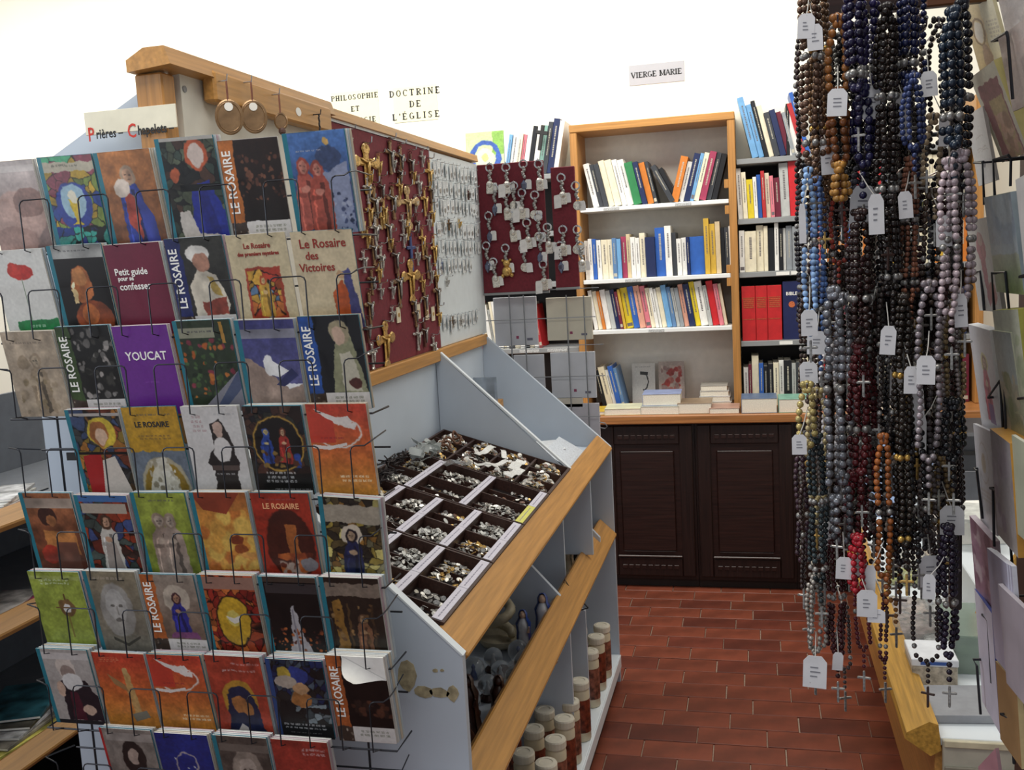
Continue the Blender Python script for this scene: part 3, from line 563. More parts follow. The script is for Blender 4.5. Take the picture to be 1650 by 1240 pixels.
cv(5, 0, 'grey beige booklet with a faint bearded face', [('G', 0, 0, 1, 1, '8f836a', '7a7466'), ('E', .5, .48, .32, .34, 'a09c94'), ('E', .5, .42, .2, .2, 'b5b2ac'), ('E', .42, .42, .04, .02, '6a6660'), ('E', .58, .42, .04, .02, '6a6660'), ('R', .485, .42, .515, .54, '908c84'), ('E', .5, .6, .07, .02, '6a6660'), ('P', '4a463c', .3, .82, .55, .9, .82, .8, .82, .83, .55, .94, .3, .86), ('N', .15, 6), ('T', .15, .07, .6, 1, 'ba9', .03), TEAL], n=3)
cv(5, 1, 'booklet with an orange spine band and a seated figure in blue and purple', ros('c9662a', ('G', 0, 0, 1, 1, 'a89888', '6a5040'), ('E', .6, .3, .25, .18, 'c8b8a4'), ('F', .6, .22, .56, '2c2f96', 'c89070', '4a2a30'), ('P', '8a4a80', .4, .72, .85, .72, .9, .8, .35, .8), ('N', .15, 7)), [('LE ROSAIRE', .125, .42, .0285, 1, 'w')], n=2)
cv(5, 2, 'red booklet with a yellow oval sunburst and small dove', [('B', 0, 0, 1, 1, 10, .5, ['a8281c', 'b83a1e']), ('M', 0, 0, 1, 1, 80, ['a82a1c', 'c8502a', '8a1c14', 'd06a2c']), ('E', .52, .56, .31, .32, '2a1810'), ('E', .52, .56, .29, .3, 'd8a824'), ('E', .52, .53, .12, .1, 'e8d060'), ('P', 'eee6d8', .38, .5, .52, .53, .66, .49, .6, .58, .52, .6, .45, .57), ('R', 0, .02, 1, .17, 'a87a68'), TEAL], n=4)
cv(5, 3, 'black booklet with a pale church spire and candles', [('R', 0, 0, 1, 1, '0e0b0c'), ('P', 'b5b0b4', .5, .35, .54, .35, .66, .75, .8, 1, .35, 1, .42, .7), ('B', 0, .62, 1, .9, 60, .025, ['9a4a24', '5a2a1c', 'c8682c', '3a1c18']), ('R', 0, 0, 1, .06, '4a3a30'), ('R', .1, .08, 1, .2, '3a3436'), ('P', '8a8690', .5, .4, .52, .38, .54, .95, .5, .95), TEAL], n=3)
cv(5, 4, 'brown booklet with gilded church columns', [('R', 0, 0, 1, 1, '2c2018'), ('P', '9a6c2a', .16, .28, .3, .25, .38, 1, .2, 1), ('R', .4, .3, .44, .95, '5a4024'), ('F', .65, .42, .52, '8a5a3c', 'b08860', '6a4a34'), ('R', .8, .3, .84, .95, '4a3420'), ('R', .07, .06, 1, .22, '8a7868'), ('B', .1, .3, 1, 1, 40, .03, ['6a4a2c', '3a2a20', '9a7444']), TEAL], n=4)
cv(6, -1, 'white booklet with a grey bearded friar raising a hand', [('R', 0, 0, 1, 1, 'b5aca6'), ('P', '2a2028', .3, .42, .8, .4, 1, .62, 1, .95, .3, .95), ('E', .48, .24, .18, .16, 'd8c8bc'), ('E', .5, .3, .14, .1, 'a08a80'), ('E', .55, .42, .2, .12, 'e4e0dc'), ('P', '5a2030', .45, .55, .6, .55, .65, .95, .4, .95), ('E', .28, .52, .08, .1, 'd8b49c'), ('E', .75, .8, .14, .07, 'd8b49c'), ('R', .07, .04, 1, .13, 'd0c8c4'), ('R', 0, .95, 1, 1, '24282c'), TEAL], n=5)
cv(6, 0, 'red to orange booklet with a pale angel statue', [*RO, ('P', 'c89a5a', .5, .25, .62, .25, .66, .5, .7, .8, .55, .85, .52, .5), ('E', .56, .24, .06, .05, 'd0a868'), ('P', 'a87a4a', .2, .28, .5, .42, .55, .52, .3, .42), ('P', '8a8474', .5, .82, .8, .76, .85, .85, .55, .92), ('T', .1, .06, .35, 3, 'e96', .014), ('N', .08, 5)], n=2)
cv(6, 1, 'orange red booklet near the rack foot with a white swoosh', SW, n=4)
cv(6, 2, 'full height red booklet with an icon of a blue veiled mother', [('R', 0, 0, 1, 1, 'b8402a'), ('T', .45, .08, .45, 1, 'daa', .02), ('T', .25, .16, .65, 1, 'ecc', .03), ('E', .5, .54, .32, .24, 'c8902c'), ('P', '1c2448', .28, .5, .5, .38, .75, .5, .85, .9, .95, 1, .2, 1, .25, .7), ('E', .5, .5, .22, .13, '20284c'), ('E', .47, .6, .14, .11, 'b8743c'), ('E', .6, .66, .1, .09, 'c07c40'), ('P', 'c8c0b8', .35, .95, .45, .85, .55, .9, .55, 1, .35, 1), ('N', .08, 7)], n=4)
cv(6, 3, 'dark blue stained glass booklet with a nativity scene', [('M', 0, 0, 1, 1, 110, ['20304a', '1c2a5a', '2c2c2c', '4a5a6a', '14181c']), ('E', .5, .2, .2, .12, '2c3c8a'), ('E', .28, .18, .12, .1, 'c8a83a'), ('E', .3, .28, .2, .08, 'b8a898'), ('E', .52, .5, .18, .1, 'b5743a'), ('E', .55, .36, .14, .07, 'c8986a'), ('P', '8fa0a8', .5, .6, .95, .55, .95, .8, .3, .85), ('R', 0, .62, 1, 1, '16181a'), ('M', .4, .6, 1, .8, 20, ['8a9aa0', '4a5a60', '222']), ('T', .12, .82, .75, 2, 'ddd', .025), ('T', .2, .93, .6, 1, '999', .015), ('R', 0, 0, .08, 1, '2a4a8a')], n=7)
cv(6, 4, 'booklet with an orange spine band and its top corner curling forward', ros('c4622a', ('G', 0, 0, 1, 1, '1c1210', '100a0a'), ('B', .3, .5, 1, .7, 25, .05, ['4a2a1c', '30201a', '5a3424'])), [('LE ROSAIRE', .125, .42, .0285, 1, 'w')], n=5)
cv(7, 0, 'grey booklet with a long haired young woman, bottom row', [('R', 0, 0, 1, 1, '8a7f76'), ('E', .55, .38, .22, .24, '2a2220'), ('E', .55, .36, .11, .11, 'b09a8c'), ('P', 'c4bab2', .3, .62, .8, .6, 1, 1, .15, 1), ('P', '2a2220', .68, .3, .82, .7, .7, .75, .62, .4), ('R', .1, .05, 1, .16, 'a49a92'), ('R', 0, 0, .05, 1, 'c02a2a'), ('N', .12, 8)], n=3)
cv(7, 1, 'deep blue booklet with a looped rosary', [('R', 0, 0, 1, 1, '1f2c86'), ('O', .5, .42, .22, .18, 'a89aa0', .03), ('R', .3, .45, .33, .75, 'a89aa0'), ('R', .66, .45, .69, .75, 'a89aa0'), ('B', .28, .2, .72, .8, 12, .02, ['ccc', '1f2c86']), ('N', .08, 4)], n=4)
cv(7, 2, 'brown booklet with a stone statue of a veiled woman', [('R', 0, 0, 1, 1, '5a4e46'), ('E', .55, .45, .28, .3, '9a8a7c'), ('E', .55, .45, .16, .18, 'b8a698'), ('E', .5, .43, .03, .015, '6a5a50'), ('E', .61, .43, .03, .015, '6a5a50'), ('E', .56, .55, .05, .015, '8a6a60'), ('P', '8a7a6c', .2, .7, .9, .7, 1, 1, .1, 1), ('R', .1, .1, 1, .2, '776a60'), ('N', .12, 8), TEAL], n=4)
cv(7, 3, 'cut off red booklet in the lowest row with a blue icon', [('R', 0, 0, 1, 1, 'b0382a'), ('T', .5, .1, .4, 2, 'ecc', .03), ('E', .45, .58, .32, .2, 'c8902c'), ('E', .45, .75, .24, .22, '1c2448'), ('N', .08, 7)], n=3)

# ------------------------------------------------------------------ central display unit
GX, GF, Y0, Y1 = -.985, -.522, 1.626, 3.57
g = thing('display_unit', (-.75, 2.6, 0), 'long double sided display unit in pale laminate with oak rails, left of the aisle', 'display unit')
prof = [(GF, .08), (GF, .90), (GX, 1.336), (GX, .08)]
def panel(name, poly, y, th=.018, m=LAM):
    o = ob(name, MB().prism(poly, 'y', y, y+th), m, g); return o
stain = mat('c3ced8', .45, 0, .02, 5, key='stained laminate')
ep = panel('end_panel', [(GF, .0), (GF, .90), (GX, 1.336), (GX, .0)], Y0)
panel('end_panel', [(GX-.03, .0), (GX-.03, 1.955), (-1.34, 1.79), (-1.34, 0)], Y0)
panel('end_panel', [(GF, .0), (GF, .90), (GX, 1.336), (GX, .0)], Y1-.018)
# glue and tape residue on the near panel
st = MB()
for (x, z, w, h) in ((-.63, .86, .018, .035), (-.60, .83, .02, .012), (-.57, .83, .02, .010), (-.545, .83, .012, .016), (-.575, .872, .006, .004), (-.562, .873, .004, .003)):
    n = 9; st.prism([(x+w*math.cos(2*PI*k/n)*rnd.uniform(.8, 1.1), z+h*math.sin(2*PI*k/n)*rnd.uniform(.8, 1.1)) for k in range(n)], 'y', Y0-.0006, Y0+.0002)
setp(ob('tape_residue', st, mat('a29677', .7, 0, .2, 60, key='old glue'), g), kind='stuff')
d2 = 2.985
panel('divider', [(-.60, .511), (-.60, .885), (-.575, .93), (GX+.002, 1.33), (GX+.002, .11), (GF-.02, .11), (GF-.02, .485)], d2, .014)
ob('divider_edge', MB().prism([(GF-.045, .935), (GF-.041, .940), (GX+.002, 1.336), (GX+.002, 1.330)], 'y', d2-.001, d2+.016), LAMW, g)
ob('divider_edge', MB().prism([(GF-.002, .902), (GF+.002, .903), (GX, 1.341), (GX, 1.336)], 'y', Y0-.001, Y0+.019), LAMW, g)
ob('divider', MB().bbox(GF-.16, GF-.012, 3.14, 3.152, .62, .885, .001), LAM, g)
ob('divider', MB().prism([(GF-.02, .62), (-.66, .75), (-.98, .75), (-.98, .511), (GF-.02, .511)], 'y', 3.34, 3.354), LAM, g)
ob('divider', MB().prism([(GF-.02, .60), (-.66, .73), (-.98, .73), (-.98, .11), (GF-.02, .11)], 'y', 2.72, 2.734), LAM, g)
ob('spine_panel', MB().box(GX-.02, GX, Y0+.02, Y1-.02, .1, 1.34), LAM, g)
ob('header_board', MB().box(GX-.022, GX, 1.64, 2.262, 1.34, 1.962), mat('d9d5c8', .6, 0, .02, key='beige board'), g)
ob('bottom_shelf', MB().bbox(GX, GF, Y0+.019, Y1-.019, .085, .108, .002), LAMW, g)
ob('bottom_shelf_edge', MB().bbox(GF, GF+.006, Y0+.019, Y1-.019, .06, .108, .002), LAMW, g)
ob('kick_board', MB().box(GX, GF-.012, Y0+.019, Y1-.019, .001, .085), mat('2a1a18', .6, 0, .1, key='kick board'), g)
ob('middle_shelf', MB().bbox(GX, GF-.03, Y0+.019, Y1-.019, .49, .51, .002), LAM, g)
def rail(z, y0, y1, m=WOOD, w=.075, t=.026):
    """oak rail lying on the slanted panel edge"""
    mid = Vector((GF-.022, 0, z)); s = Vector((-.727, 0, .687)); n = Vector((.687, 0, .727))
    M = Matrix(((s.x, 0, n.x, mid.x), (0, 1, 0, 0), (s.z, 0, n.z, mid.z), (0, 0, 0, 1)))
    return MB().bbox(-w/2, w/2, y0, y1, -t, .004, .004, M=M)
ob('front_rail', rail(.918, Y0+.019, Y1-.0185), WOOD, g)
ob('lower_rail', rail(.60, Y0+.02, 3.55, w=.085), WOOD, g)
ob('cord', MB().tube([(GF+.018, 2.83, .553), (GF-.03, 2.83, .605), (GF-.05, 2.83, .64), (GF-.06, 2.83, .60), (GF-.02, 2.83, .54), (GF+.018, 2.83, .553)], .0022, 6), INK, g)
ob('tray_support', MB().prism([(-.575, .885), (-.575, .900), (GX+.002, 1.028), (GX+.002, 1.010)], 'y', Y0+.019, d2-.001), mat('6b6f72', .5, 0, .03), g)
ob('tray_support', MB().prism([(-.575, .885), (-.575, .900), (GX+.002, .93), (GX+.002, .915)], 'y', d2+.015, Y1-.019), LAM, g)
# upper rails, post, boards
cap = [(GX-.055, 1.955), (GX-.055, 1.975), (GX-.02, 1.993), (GX+.02, 1.993), (GX+.03, 1.962)]
ob('top_rail', MB().prism(cap, 'y', 1.565, 2.262), WOOD, g)
ob('post', MB().bbox(GX-.055, GX-.001, 1.585, Y0-.001, 1.30, 1.9545, .003), WOODZ, g)
ob('top_rail', MB().prism([(GX-.03, 1.955), (GX-.03, 1.975), (GX-.012, 1.987), (GX+.008, 1.985), (GX+.012, 1.962)], 'y', 2.278, 3.60), WOOD, g)
ob('bottom_rail', MB().bbox(GX-.02, GX+.018, 2.27, Y1, 1.292, 1.33, .003), WOOD, g)
ob('screw', MB().lathe([(.006, 0), (.006, .002)], (0, 0, 0), 12, M=Matrix.Translation((GX, 1.652, 1.935)) @ Matrix.Rotation(PI/2, 4, 'Y')), GREY, g)
hb = ob('hook_board', MB().bbox(GX+.004, GX+.032, 1.706, 2.232, 1.918, 1.975, .005), WOOD, g)
pb = ob('pegboard', MB().bbox(GX-.018, GX+.003, 2.28, 3.045, 1.331, 1.954, .002), BURG, g)
ob('pegboard', MB().bbox(GX-.018, GX+.003, 3.047, 3.615, 1.331, 1.954, .002), mat('d3dadc', .4, 0, .02, key='white pegboard'), g)
ob('board_border', MB().box(GX-.018, GX+.005, 2.279, 3.046, 1.9545, 1.9615), LAMW, g)

# sign on the gable
a = at(142, 205, 'y', 1.60); b = at(286, 196, 'y', 1.60)
sg = ob('name_sign', MB().bbox(-.091, .091, -.0015, .0015, -.020, .020, .0006), mat('e2dcc6', .7, 0, .03, key='card'))
c0 = at(212, 212, 'y', 1.583); sg.location = Vector((c0[0], 1.583, c0[2]-.0)); sg.rotation_euler = (0, math.radians(0), 0)
setp(sg, 'cream card sign with handwritten red and black words on the gable', 'sign')
for s, x, m_, sz in (('P', -.080, mat('c8321f', .6, 0, 0), .034), ('rières –', -.043, INK, .023), ('C', .002, mat('c8321f', .6, 0, 0), .034), ('hapelets –', .049, INK, .023)):
    t = text(s, sz, Matrix.Rotation(PI/2, 4, 'X'), m_, None, 'lettering', .0004, sx=.75); t.parent = sg; t.location = (x, -.0022, .0)

# ------------------------------------------------------------------ booklet rack
PX, ROWZ = .1155, [1.820, 1.667, 1.529, 1.384, 1.232, 1.089, .941, .791]
RX0 = -1.1905
rk = thing('booklet_rack', (-.96, 1.57, .6), 'tall dark wire rack of religious booklets fixed to the near end of the display', 'rack')
BH, BW, TOPY, BOTY = .163, .107, 1.497, 1.530
for k in range(-1, 5):
    x = RX0+k*PX+.03
    if k == -1: x += .0
    ob('upright_wire', MB().tube([(x, 1.588, .55), (x, 1.588, 1.80)], .0022, 6), WIRE, rk)
for rz in ROWZ:
    zb = rz-BH-.004
    ob('shelf_wire', MB().tube([(RX0-PX-.006, 1.586, zb), (RX0-PX-.006, 1.512, zb), (RX0+5*PX, 1.512, zb), (RX0+5*PX, 1.586, zb)], .0018, 6), WIRE, rk)
    ob('shelf_wire', MB().tube([(RX0-PX-.006, 1.582, zb+.075), (RX0+5*PX, 1.582, zb+.075)], .0018, 6), WIRE, rk)
ob('backing_strip', MB().box(RX0-PX+.04, RX0-PX+.10, 1.5895, 1.592, 1.27, 1.285), BLACK, rk)
for ri, rz in enumerate(ROWZ):
    zb = rz-BH-.002; zm = rz-.072+rnd.uniform(-.004, .004)
    for c in range(-2, 5):
        xl = RX0+c*PX+.082; xr_ = RX0+(c+1)*PX+.026
        if c == -2: xl = RX0-PX-.012
        if c == 4: xr_ = RX0+5*PX+.004
        yF = 1.4885; q = .008; j = rnd.uniform(-.003, .003)
        pts = []
        if c > -2: pts += [(xl+j+.004, 1.512, zb-.001), (xl+j, yF, zb+.006), (xl+j, yF-.001, zm-q), (xl+j+q*.3, yF, zm-q*.3), (xl+j+q, yF, zm)]
        else: pts += [(xl, 1.585, zm-.02), (xl, 1.54, zm-.01), (xl+.004, 1.50, zm)]
        if c < 4: pts += [(xr_-q, yF, zm), (xr_-q*.3, yF, zm-q*.3), (xr_, yF, zm-q), (xr_, yF, zb+.006), (xr_+.003, 1.512, zb-.001)]
        else: pts += [(xr_-.014, yF+.002, zm), (xr_-.006, yF+.006, zm+.005), (xr_-.004, 1.515, zm+.008), (xr_-.012, 1.585, zm+.008)]
        ob('pocket_wire', MB().tube(pts, .0013, 6), WIRE, rk)

def booklet_mesh(w, h, t):
    """local: x 0..w, y 0..t (front at 0), z 0..h"""
    mb = MB().box(0, w, 0, .0005, 0, h).box(0, w, t-.0005, t, 0, h, 1).box(0, .0006, .0005, t-.0005, 0, h, 1)
    return mb
COVW = mat('d8d4cc', .4, 0, .04, key='booklet back'); COVT = mat('2f7f92', .4, 0, .04, key='teal booklet spine')
tx = dict(w=WTXT, k=INK, r=RTXT, o=mat('e8a878', .6, 0, 0, key='pale orange print'))
BEH = ['c8b0b8', 'd8d8d4', 'b8c4cc', 'd0c4b0', 'c4d0d4']
def place_booklet(label, im_m, x, rz, n, texts, idx, tilt=0, curl=False, group='booklets in the tall wire rack', roll=0., extra=.0):
    lean = math.atan2(BOTY-TOPY, BH)
    hh = BH+rnd.uniform(-.003, .002)+extra
    t = rnd.uniform(.003, .0045)
    def fr(k):
        return Matrix.Translation((x+k*.0016*(1 if n > 1 else 0)+rnd.uniform(0, .001), BOTY+k*.0052, rz-BH+k*.0005)) @ Matrix.Rotation(tilt, 4, 'Y') @ Matrix.Rotation(lean, 4, 'X')
    M = fr(0)
    mb = booklet_mesh(BW, hh, t)
    uv = {2: [(0, 0), (1, 0), (1, 1), (0, 1)]}
    if curl:
        mb = MB().add([(0, 0, 0), (BW, 0, 0), (BW, 0, hh*.74), (BW*.28, 0, hh), (0, 0, hh)], [(0, 1, 2, 3, 4)])
        uv = {0: [(0, 0), (1, 0), (1, .74), (.28, 1), (0, 1)]}
        mb.box(0, BW, t-.0005, t, 0, hh, 1).box(0, .0006, .0003, t-.0005, 0, hh, 1)
    mb.v = [tuple(M @ Vector(p)) for p in mb.v]
    o = ob('booklet', mb, [im_m, COVT if idx % 2 else COVW], uv=uv); setp(o, label, 'booklet', group)
    ob('pages', MB().box(.0008, BW-.0015, .0006, t-.0006, .001, hh-.0012, M=M), PAPER, o)
    if curl:
        cm = MB(); vs = []
        nn = 8
        A = Vector((BW, 0, hh*.74)); B = Vector((BW*.28, 0, hh))
        corner = Vector((BW, 0, hh)); mid = (A+B)/2; out = (mid-corner)
        for i in range(nn+1):
            f = i/nn; a = f*PI*.8
            off = Vector((out.x*.8*math.sin(a)*.5, -(1-math.cos(a))*.010, out.z*.8*math.sin(a)*.5-.002*f))
            wd = 1-f
            p, q = mid+(A-mid)*wd, mid+(B-mid)*wd
            vs += [M @ (p+off*1.5*f**.3+Vector((0, 0, 0))), M @ (q+off*1.5*f**.3)]
        fs = [(2*i, 2*i+2, 2*i+3, 2*i+1) for i in range(nn)]
        vs += [v+Vector((0, .0006, 0)) for v in vs]; k = 2*(nn+1)
        fs += [tuple(j+k for j in f)[::-1] for f in fs]
        cm.add(vs, fs); ob('curled_corner', cm, PAPER, o, smooth=True)
    for (s, u, v, size, rotd, c) in texts:
        R = Matrix.Rotation(PI/2, 4, 'X') @ (Matrix.Rotation(PI/2, 4, 'Z') if rotd else Matrix.Identity(4))
        tm = M @ Matrix.Translation((u*BW, -.0004, (1-v)*hh)) @ R
        text(s, size*(.78 if rotd else 1), tm, tx[c], o, 'title', .0003, sx=.9)
    for k in range(1, n):
        Mk = fr(k); mb = MB()
        mb.box(0, BW, 0, .0005, 0, hh).box(0, BW, t-.0005, t, 0, hh).box(0, .0006, .0005, t-.0005, 0, hh)
        mb.v = [tuple(Mk @ Vector(p)) for p in mb.v]
        lb = '%s spare copy behind the %s' % (ORD[k-1], ' '.join(label.split(',')[0].split()[:11]))
        q = ob('booklet', mb, mat(BEH[(idx+k) % 5], .45, 0, .03, key='booklet cover')); setp(q, lb, 'booklet', 'spare copies in the tall wire rack')
        ob('pages', MB().box(.0008, BW-.0015, .0006, t-.0006, .001, hh-.0012, M=Mk), PAPER, q)
for i, ((r, c), (label, ops, texts, n)) in enumerate(sorted(CV.items())):
    jx = rnd.uniform(-.001, .002)
    place_booklet(label, picture_mat(paint(ops, 10+i)), RX0+c*PX+jx, ROWZ[r]+rnd.uniform(-.002, .002), n, texts, i, tilt=(.06 if (r, c) == (4, 4) else rnd.uniform(-.008, .012)), curl=(r, c) == (6, 4), extra=.012 if (r, c) in ((6, 4), (0, 2)) else 0)

# ------------------------------------------------------------------ medal trays on the slope of the display
TA, TB = Vector((-.578, 0, .918)), Vector((-.978, 0, 1.045))
_s = (TB-TA).normalized(); _n = Vector((-_s.z, 0, _s.x)); _n = _n if _n.z > 0 else -_n
TL = (TB-TA).length
def TM_(y): return Matrix(((_s.x, 0, _n.x, TA.x), (0, 1, 0, y), (_s.z, 0, _n.z, TA.z), (0, 0, 0, 1)))
SILV = [mat(c, .28, .6, .2, 300, key='worn silver') for c in ('c0bdb6', '9a9894', 'dad6cc')]
GLD = mat('c9a35e', .3, .6, .2, 300, key='gilt'); WPL = mat('dcdcd6', .4, 0, .08, 200, key='white plastic'); BEADW = mat('6e4a36', .45, 0, .2, 100, key='wood beads')
TRAYM = mat('3a231d', .5, 0, .2, 20, .1, kind='wood', key='dark tray wood'); TRAYI = mat('1e1210', .8, 0, .1, key='tray lining')
LBL = mat('cfcbd6', .6, 0, .03, 100, key='label strip'); LBY = mat('d6d268', .6, 0, .03, key='yellow label')
def heap(M, w, d, n, ms, size, label, group, top=.02, oval=1.):
    """loose medals filling a compartment: nobody could count them"""
    mb = MB()
    for k in range(n):
        r = size*rnd.uniform(.6, 1.15); q = 8
        x = rnd.uniform(r, max(r*1.01, w-r)); y = rnd.uniform(r, max(r*1.01, d-r))
        edge = min(x, w-x)/w*2*min(y, d-y)/d*2
        z = .003+top*(.15+.85*min(1, edge*1.6))*rnd.uniform(.3, 1)
        R = M @ Matrix.Translation((x, y, z)) @ Matrix.Rotation(rnd.uniform(-.7, .7), 4, 'X') @ Matrix.Rotation(rnd.uniform(-.7, .7), 4, 'Y') @ Matrix.Rotation(rnd.uniform(0, 6), 4, 'Z')
        mb.lathe([(r*.9, -.0007), (r, 0), (r*.9, .0007)], (0, 0, 0), q, rnd.randrange(len(ms)), M=R, sx=oval)
    o = ob('medal_heap', mb, ms); return setp(o, label, 'medals', group, 'stuff')
TR = [(1.660, 2.012, 4, 2, 'nearest tray, at the near end'), (2.018, 2.318, 4, 2, 'second tray from the near end'), (2.324, 2.636, 3, 2, 'third tray from the near end'), (2.642, 2.972, 4, 3, 'far tray, beside the slanted divider')]
for ti, (ya, yb, nr, ncol, nm) in enumerate(TR):
    M = TM_(0); pitch = [.103, .103, .150, .103][ti]; D = yb-ya
    t = thing('medal_tray', tuple(TM_(ya) @ Vector((0, D/2, 0))), 'dark wooden compartment tray of medals, '+nm, 'tray', 'compartment trays on the display slope')
    ob('tray_floor', MB().box(0, TL, ya, yb, .001, .005, M=M), TRAYI, t)
    H = .034
    ob('tray_frame', MB().box(-.004, .004, ya, yb, .001, H, M=M).box(TL-.006, TL, ya, yb, .001, H, M=M).box(.004, TL-.006, ya, ya+.006, .001, H, M=M).box(.004, TL-.006, yb-.006, yb, .001, H, M=M), TRAYM, t)
    for r in range(nr):
        s0 = .004+r*pitch; s1 = min(TL-.006, s0+pitch)
        if r: ob('partition', MB().box(s0-.003, s0+.003, ya+.006, yb-.006, .005, H-.002, M=M), TRAYM, t)
        for c in range(1, ncol):
            yy = ya+D*c/ncol; ob('partition', MB().box(s0+.003, s1-.003, yy-.0025, yy+.0025, .005, H-.003, M=M), TRAYM, t)
        if nr == 3 or ti < 2:      # thin cross slat across each compartment row
            for c in range(ncol):
                yy = ya+D*(c+.5)/ncol; ob('thin_partition', MB().box(s0+.003, s1-.003, yy-.0015, yy+.0015, .005, H*.6, M=M), TRAYM, t)
        if ti < 3 and not (ti == 2 and r == 3):
            segs = [(ya+.004, (ya+yb)/2-.001), ((ya+yb)/2+.001, yb-.004)]
            for k, (a, b) in enumerate(segs):
                yel = (ti == 2 and r == 0 and k == 0)
                l = ob('label_strip', MB().bbox(s0-.002, s0+.018, a, b, H, H+.0016, .0005, M=M), LBY if yel else LBL, t)
                if yel: l['label'] = 'yellow label strip'
                pm = MB()
                q = a+.01
                while q < b-.02:
                    w = rnd.uniform(.004, .014); pm.box(s0+.007, s0+.0095, q, q+w, H+.0014, H+.0018, M=M); q += w+.003
                setp(ob('print', pm, mat('8d8a98', .7, 0, 0, key='grey print'), l), kind='stuff')
        for c in range(ncol):
            cw, cy = s1-s0-.012, ya+D*c/ncol+.006
            Mh = M @ Matrix.Translation((s0+.008, cy, .004))
            full = ti == 3 or (r+c+ti) % 3 != 0 or r == 3
            big = ti == 3
            ms = [SILV, [*SILV, GLD], [SILV[0], WPL, SILV[1]], [*SILV, WPL, GLD, BEADW]][(r+c+ti) % 4 if not big else 3]
            heap(Mh, cw, D/ncol-.012, 170 if big else (130 if full else 45), ms, .010 if big else .0075,
                 ['heap of small silver medals', 'heap of silver and gilt medals', 'heap of pale and silver medals', 'mixed heap of medals, beads and white tags'][(r+c+ti) % 4 if not big else 3]+', %s row up, %s of its row, %s' % (ORD[r], ORD[c], nm.split(',')[0]), 'medals loose in the trays', .034 if big else (.024 if full else .012), .75)
# loose packs on top of the far tray
for k, (s, y, w, l, r, cc) in enumerate([(.20, 2.69, .018, .09, .5, 'white paper'), (.25, 2.76, .02, .11, .2, 'white paper'), (.17, 2.80, .016, .08, -.4, 'white paper'), (.23, 2.66, .02, .07, 1.2, 'white paper'), (.13, 2.72, .03, .08, .1, 'white card'), (.29, 2.56, .03, .08, .8, 'clear plastic'), (.12, 2.62, .03, .07, .3, 'white card')]):
    M = TM_(y) @ Matrix.Translation((s, 0, .040+k*.0022)) @ Matrix.Rotation(r, 4, 'Z') @ Matrix.Rotation(.12, 4, 'X')
    mb = MB()
    for j in range(7):
        for e in (0, 1): mb.add([M @ Vector((-w/2+e*w, l*j/6, .004*math.sin(j*1.4+k)))], [])
    n = len(mb.v); mb.f = [(2*j, 2*j+1, 2*j+3, 2*j+2) for j in range(6)]; mb.m = [0]*6
    mb.v += [tuple(Vector(p)+_n*.0012) for p in mb.v[:n]]; mb.f += [tuple(q+n for q in f)[::-1] for f in mb.f]; mb.m += [0]*6
    mb.f += [(0, 2, 2+n, n)[::1]] ; mb.m += [0]
    setp(ob('paper_strip', mb, WPL if 'clear' not in cc else CLEAR), 'curled %s strip lying on the medal heaps, %s from the near end' % (cc, ORD[[5, 4, 6, 3, 2, 0, 1][k]]), 'packet')
beadrope = MB(); 
for k in range(70):
    q = k/70*16; c = TM_(2.66+.018*k/70*14) @ Vector((.345+.02*math.sin(q), 0, .045+.008*math.sin(q*2.3)+.006))
    beadrope.ball(c, .0042, 6, 4)
setp(ob('bead_string', beadrope, BEADW, smooth=True), 'brown bead string lying along the back of the far medal tray', 'beads', kind='stuff')
dk = MB()
for k in range(60):
    c = TM_(2.1+rnd.uniform(0, .4)) @ Vector((.37+rnd.uniform(-.02, .03), 0, .05+rnd.uniform(0, .02)))
    dk.tube([c+Vector((rnd.uniform(-.02, .02), rnd.uniform(-.03, .03), rnd.uniform(-.005, .012))) for _ in range(4)], .0022, 4)
setp(ob('cord_heap', dk, mat('231a1a', .6, .2, .3, 200)), 'tangled heap of dark cords behind the second and third trays', 'cords', kind='stuff')
pl = MB()
for k in range(26):
    c = TM_(2.5+rnd.uniform(0, .16)) @ Vector((.36+rnd.uniform(-.03, .03), 0, .045+rnd.uniform(0, .03)))
    pl.box(-.018, .018, -.012, .012, -.0005, .0005, M=Matrix.Translation(c) @ Matrix.Rotation(rnd.uniform(-1, 1), 4, 'X') @ Matrix.Rotation(rnd.uniform(-1, 1), 4, 'Y'))
setp(ob('plastic_sachets', pl, mat('cfd4d2', .15, 0, .1, trans=.5, key='sachet film')), 'crumpled clear sachets against the back panel above the trays', 'sachets', kind='stuff')

# second bay: papers, block, clear holder
def sheet(name, c, w, d, h, rz, m, label, cat, tilt=(0, 0)):
    M = Matrix.Translation(c) @ Matrix.Rotation(rz, 4, 'Z') @ Matrix.Rotation(tilt[0], 4, 'X') @ Matrix.Rotation(tilt[1], 4, 'Y')
    return setp(ob(name, MB().bbox(-w/2, w/2, -d/2, d/2, 0, h, min(.0008, h*.3), M=M), m), label, cat)
for k in range(5):
    sheet('paper_sheet', (-.74+rnd.uniform(-.04, .04), 3.22+k*.04, .925+k*.0035), .13, .18, .0028, rnd.uniform(-.5, .5), mat('dfe2e4', .6, 0, .05, 90), 'loose white paper in the far bay of the display, %s from the bottom' % ORD[k], 'paper')
sheet('printed_sheet', (-.635, 3.30, .927), .13, .28, .002, 0, mat('c9d0d8', .6, 0, .08, 160), 'pale printed sheet lying against the front rail of the far bay', 'paper', (0, .55))
a = at(802, 660, 'y', 3.46)
setp(ob('wooden_block', MB().prism([(3.30, a[2]-.02), (3.50, a[2]-.02), (3.50, a[2]+.035), (3.47, a[2]+.035)], 'x', a[0]-.02, a[0]+.012), WOOD), 'small oak wedge block on the far end panel above the papers', 'block')
a = at(775, 630, 'y', 3.40)
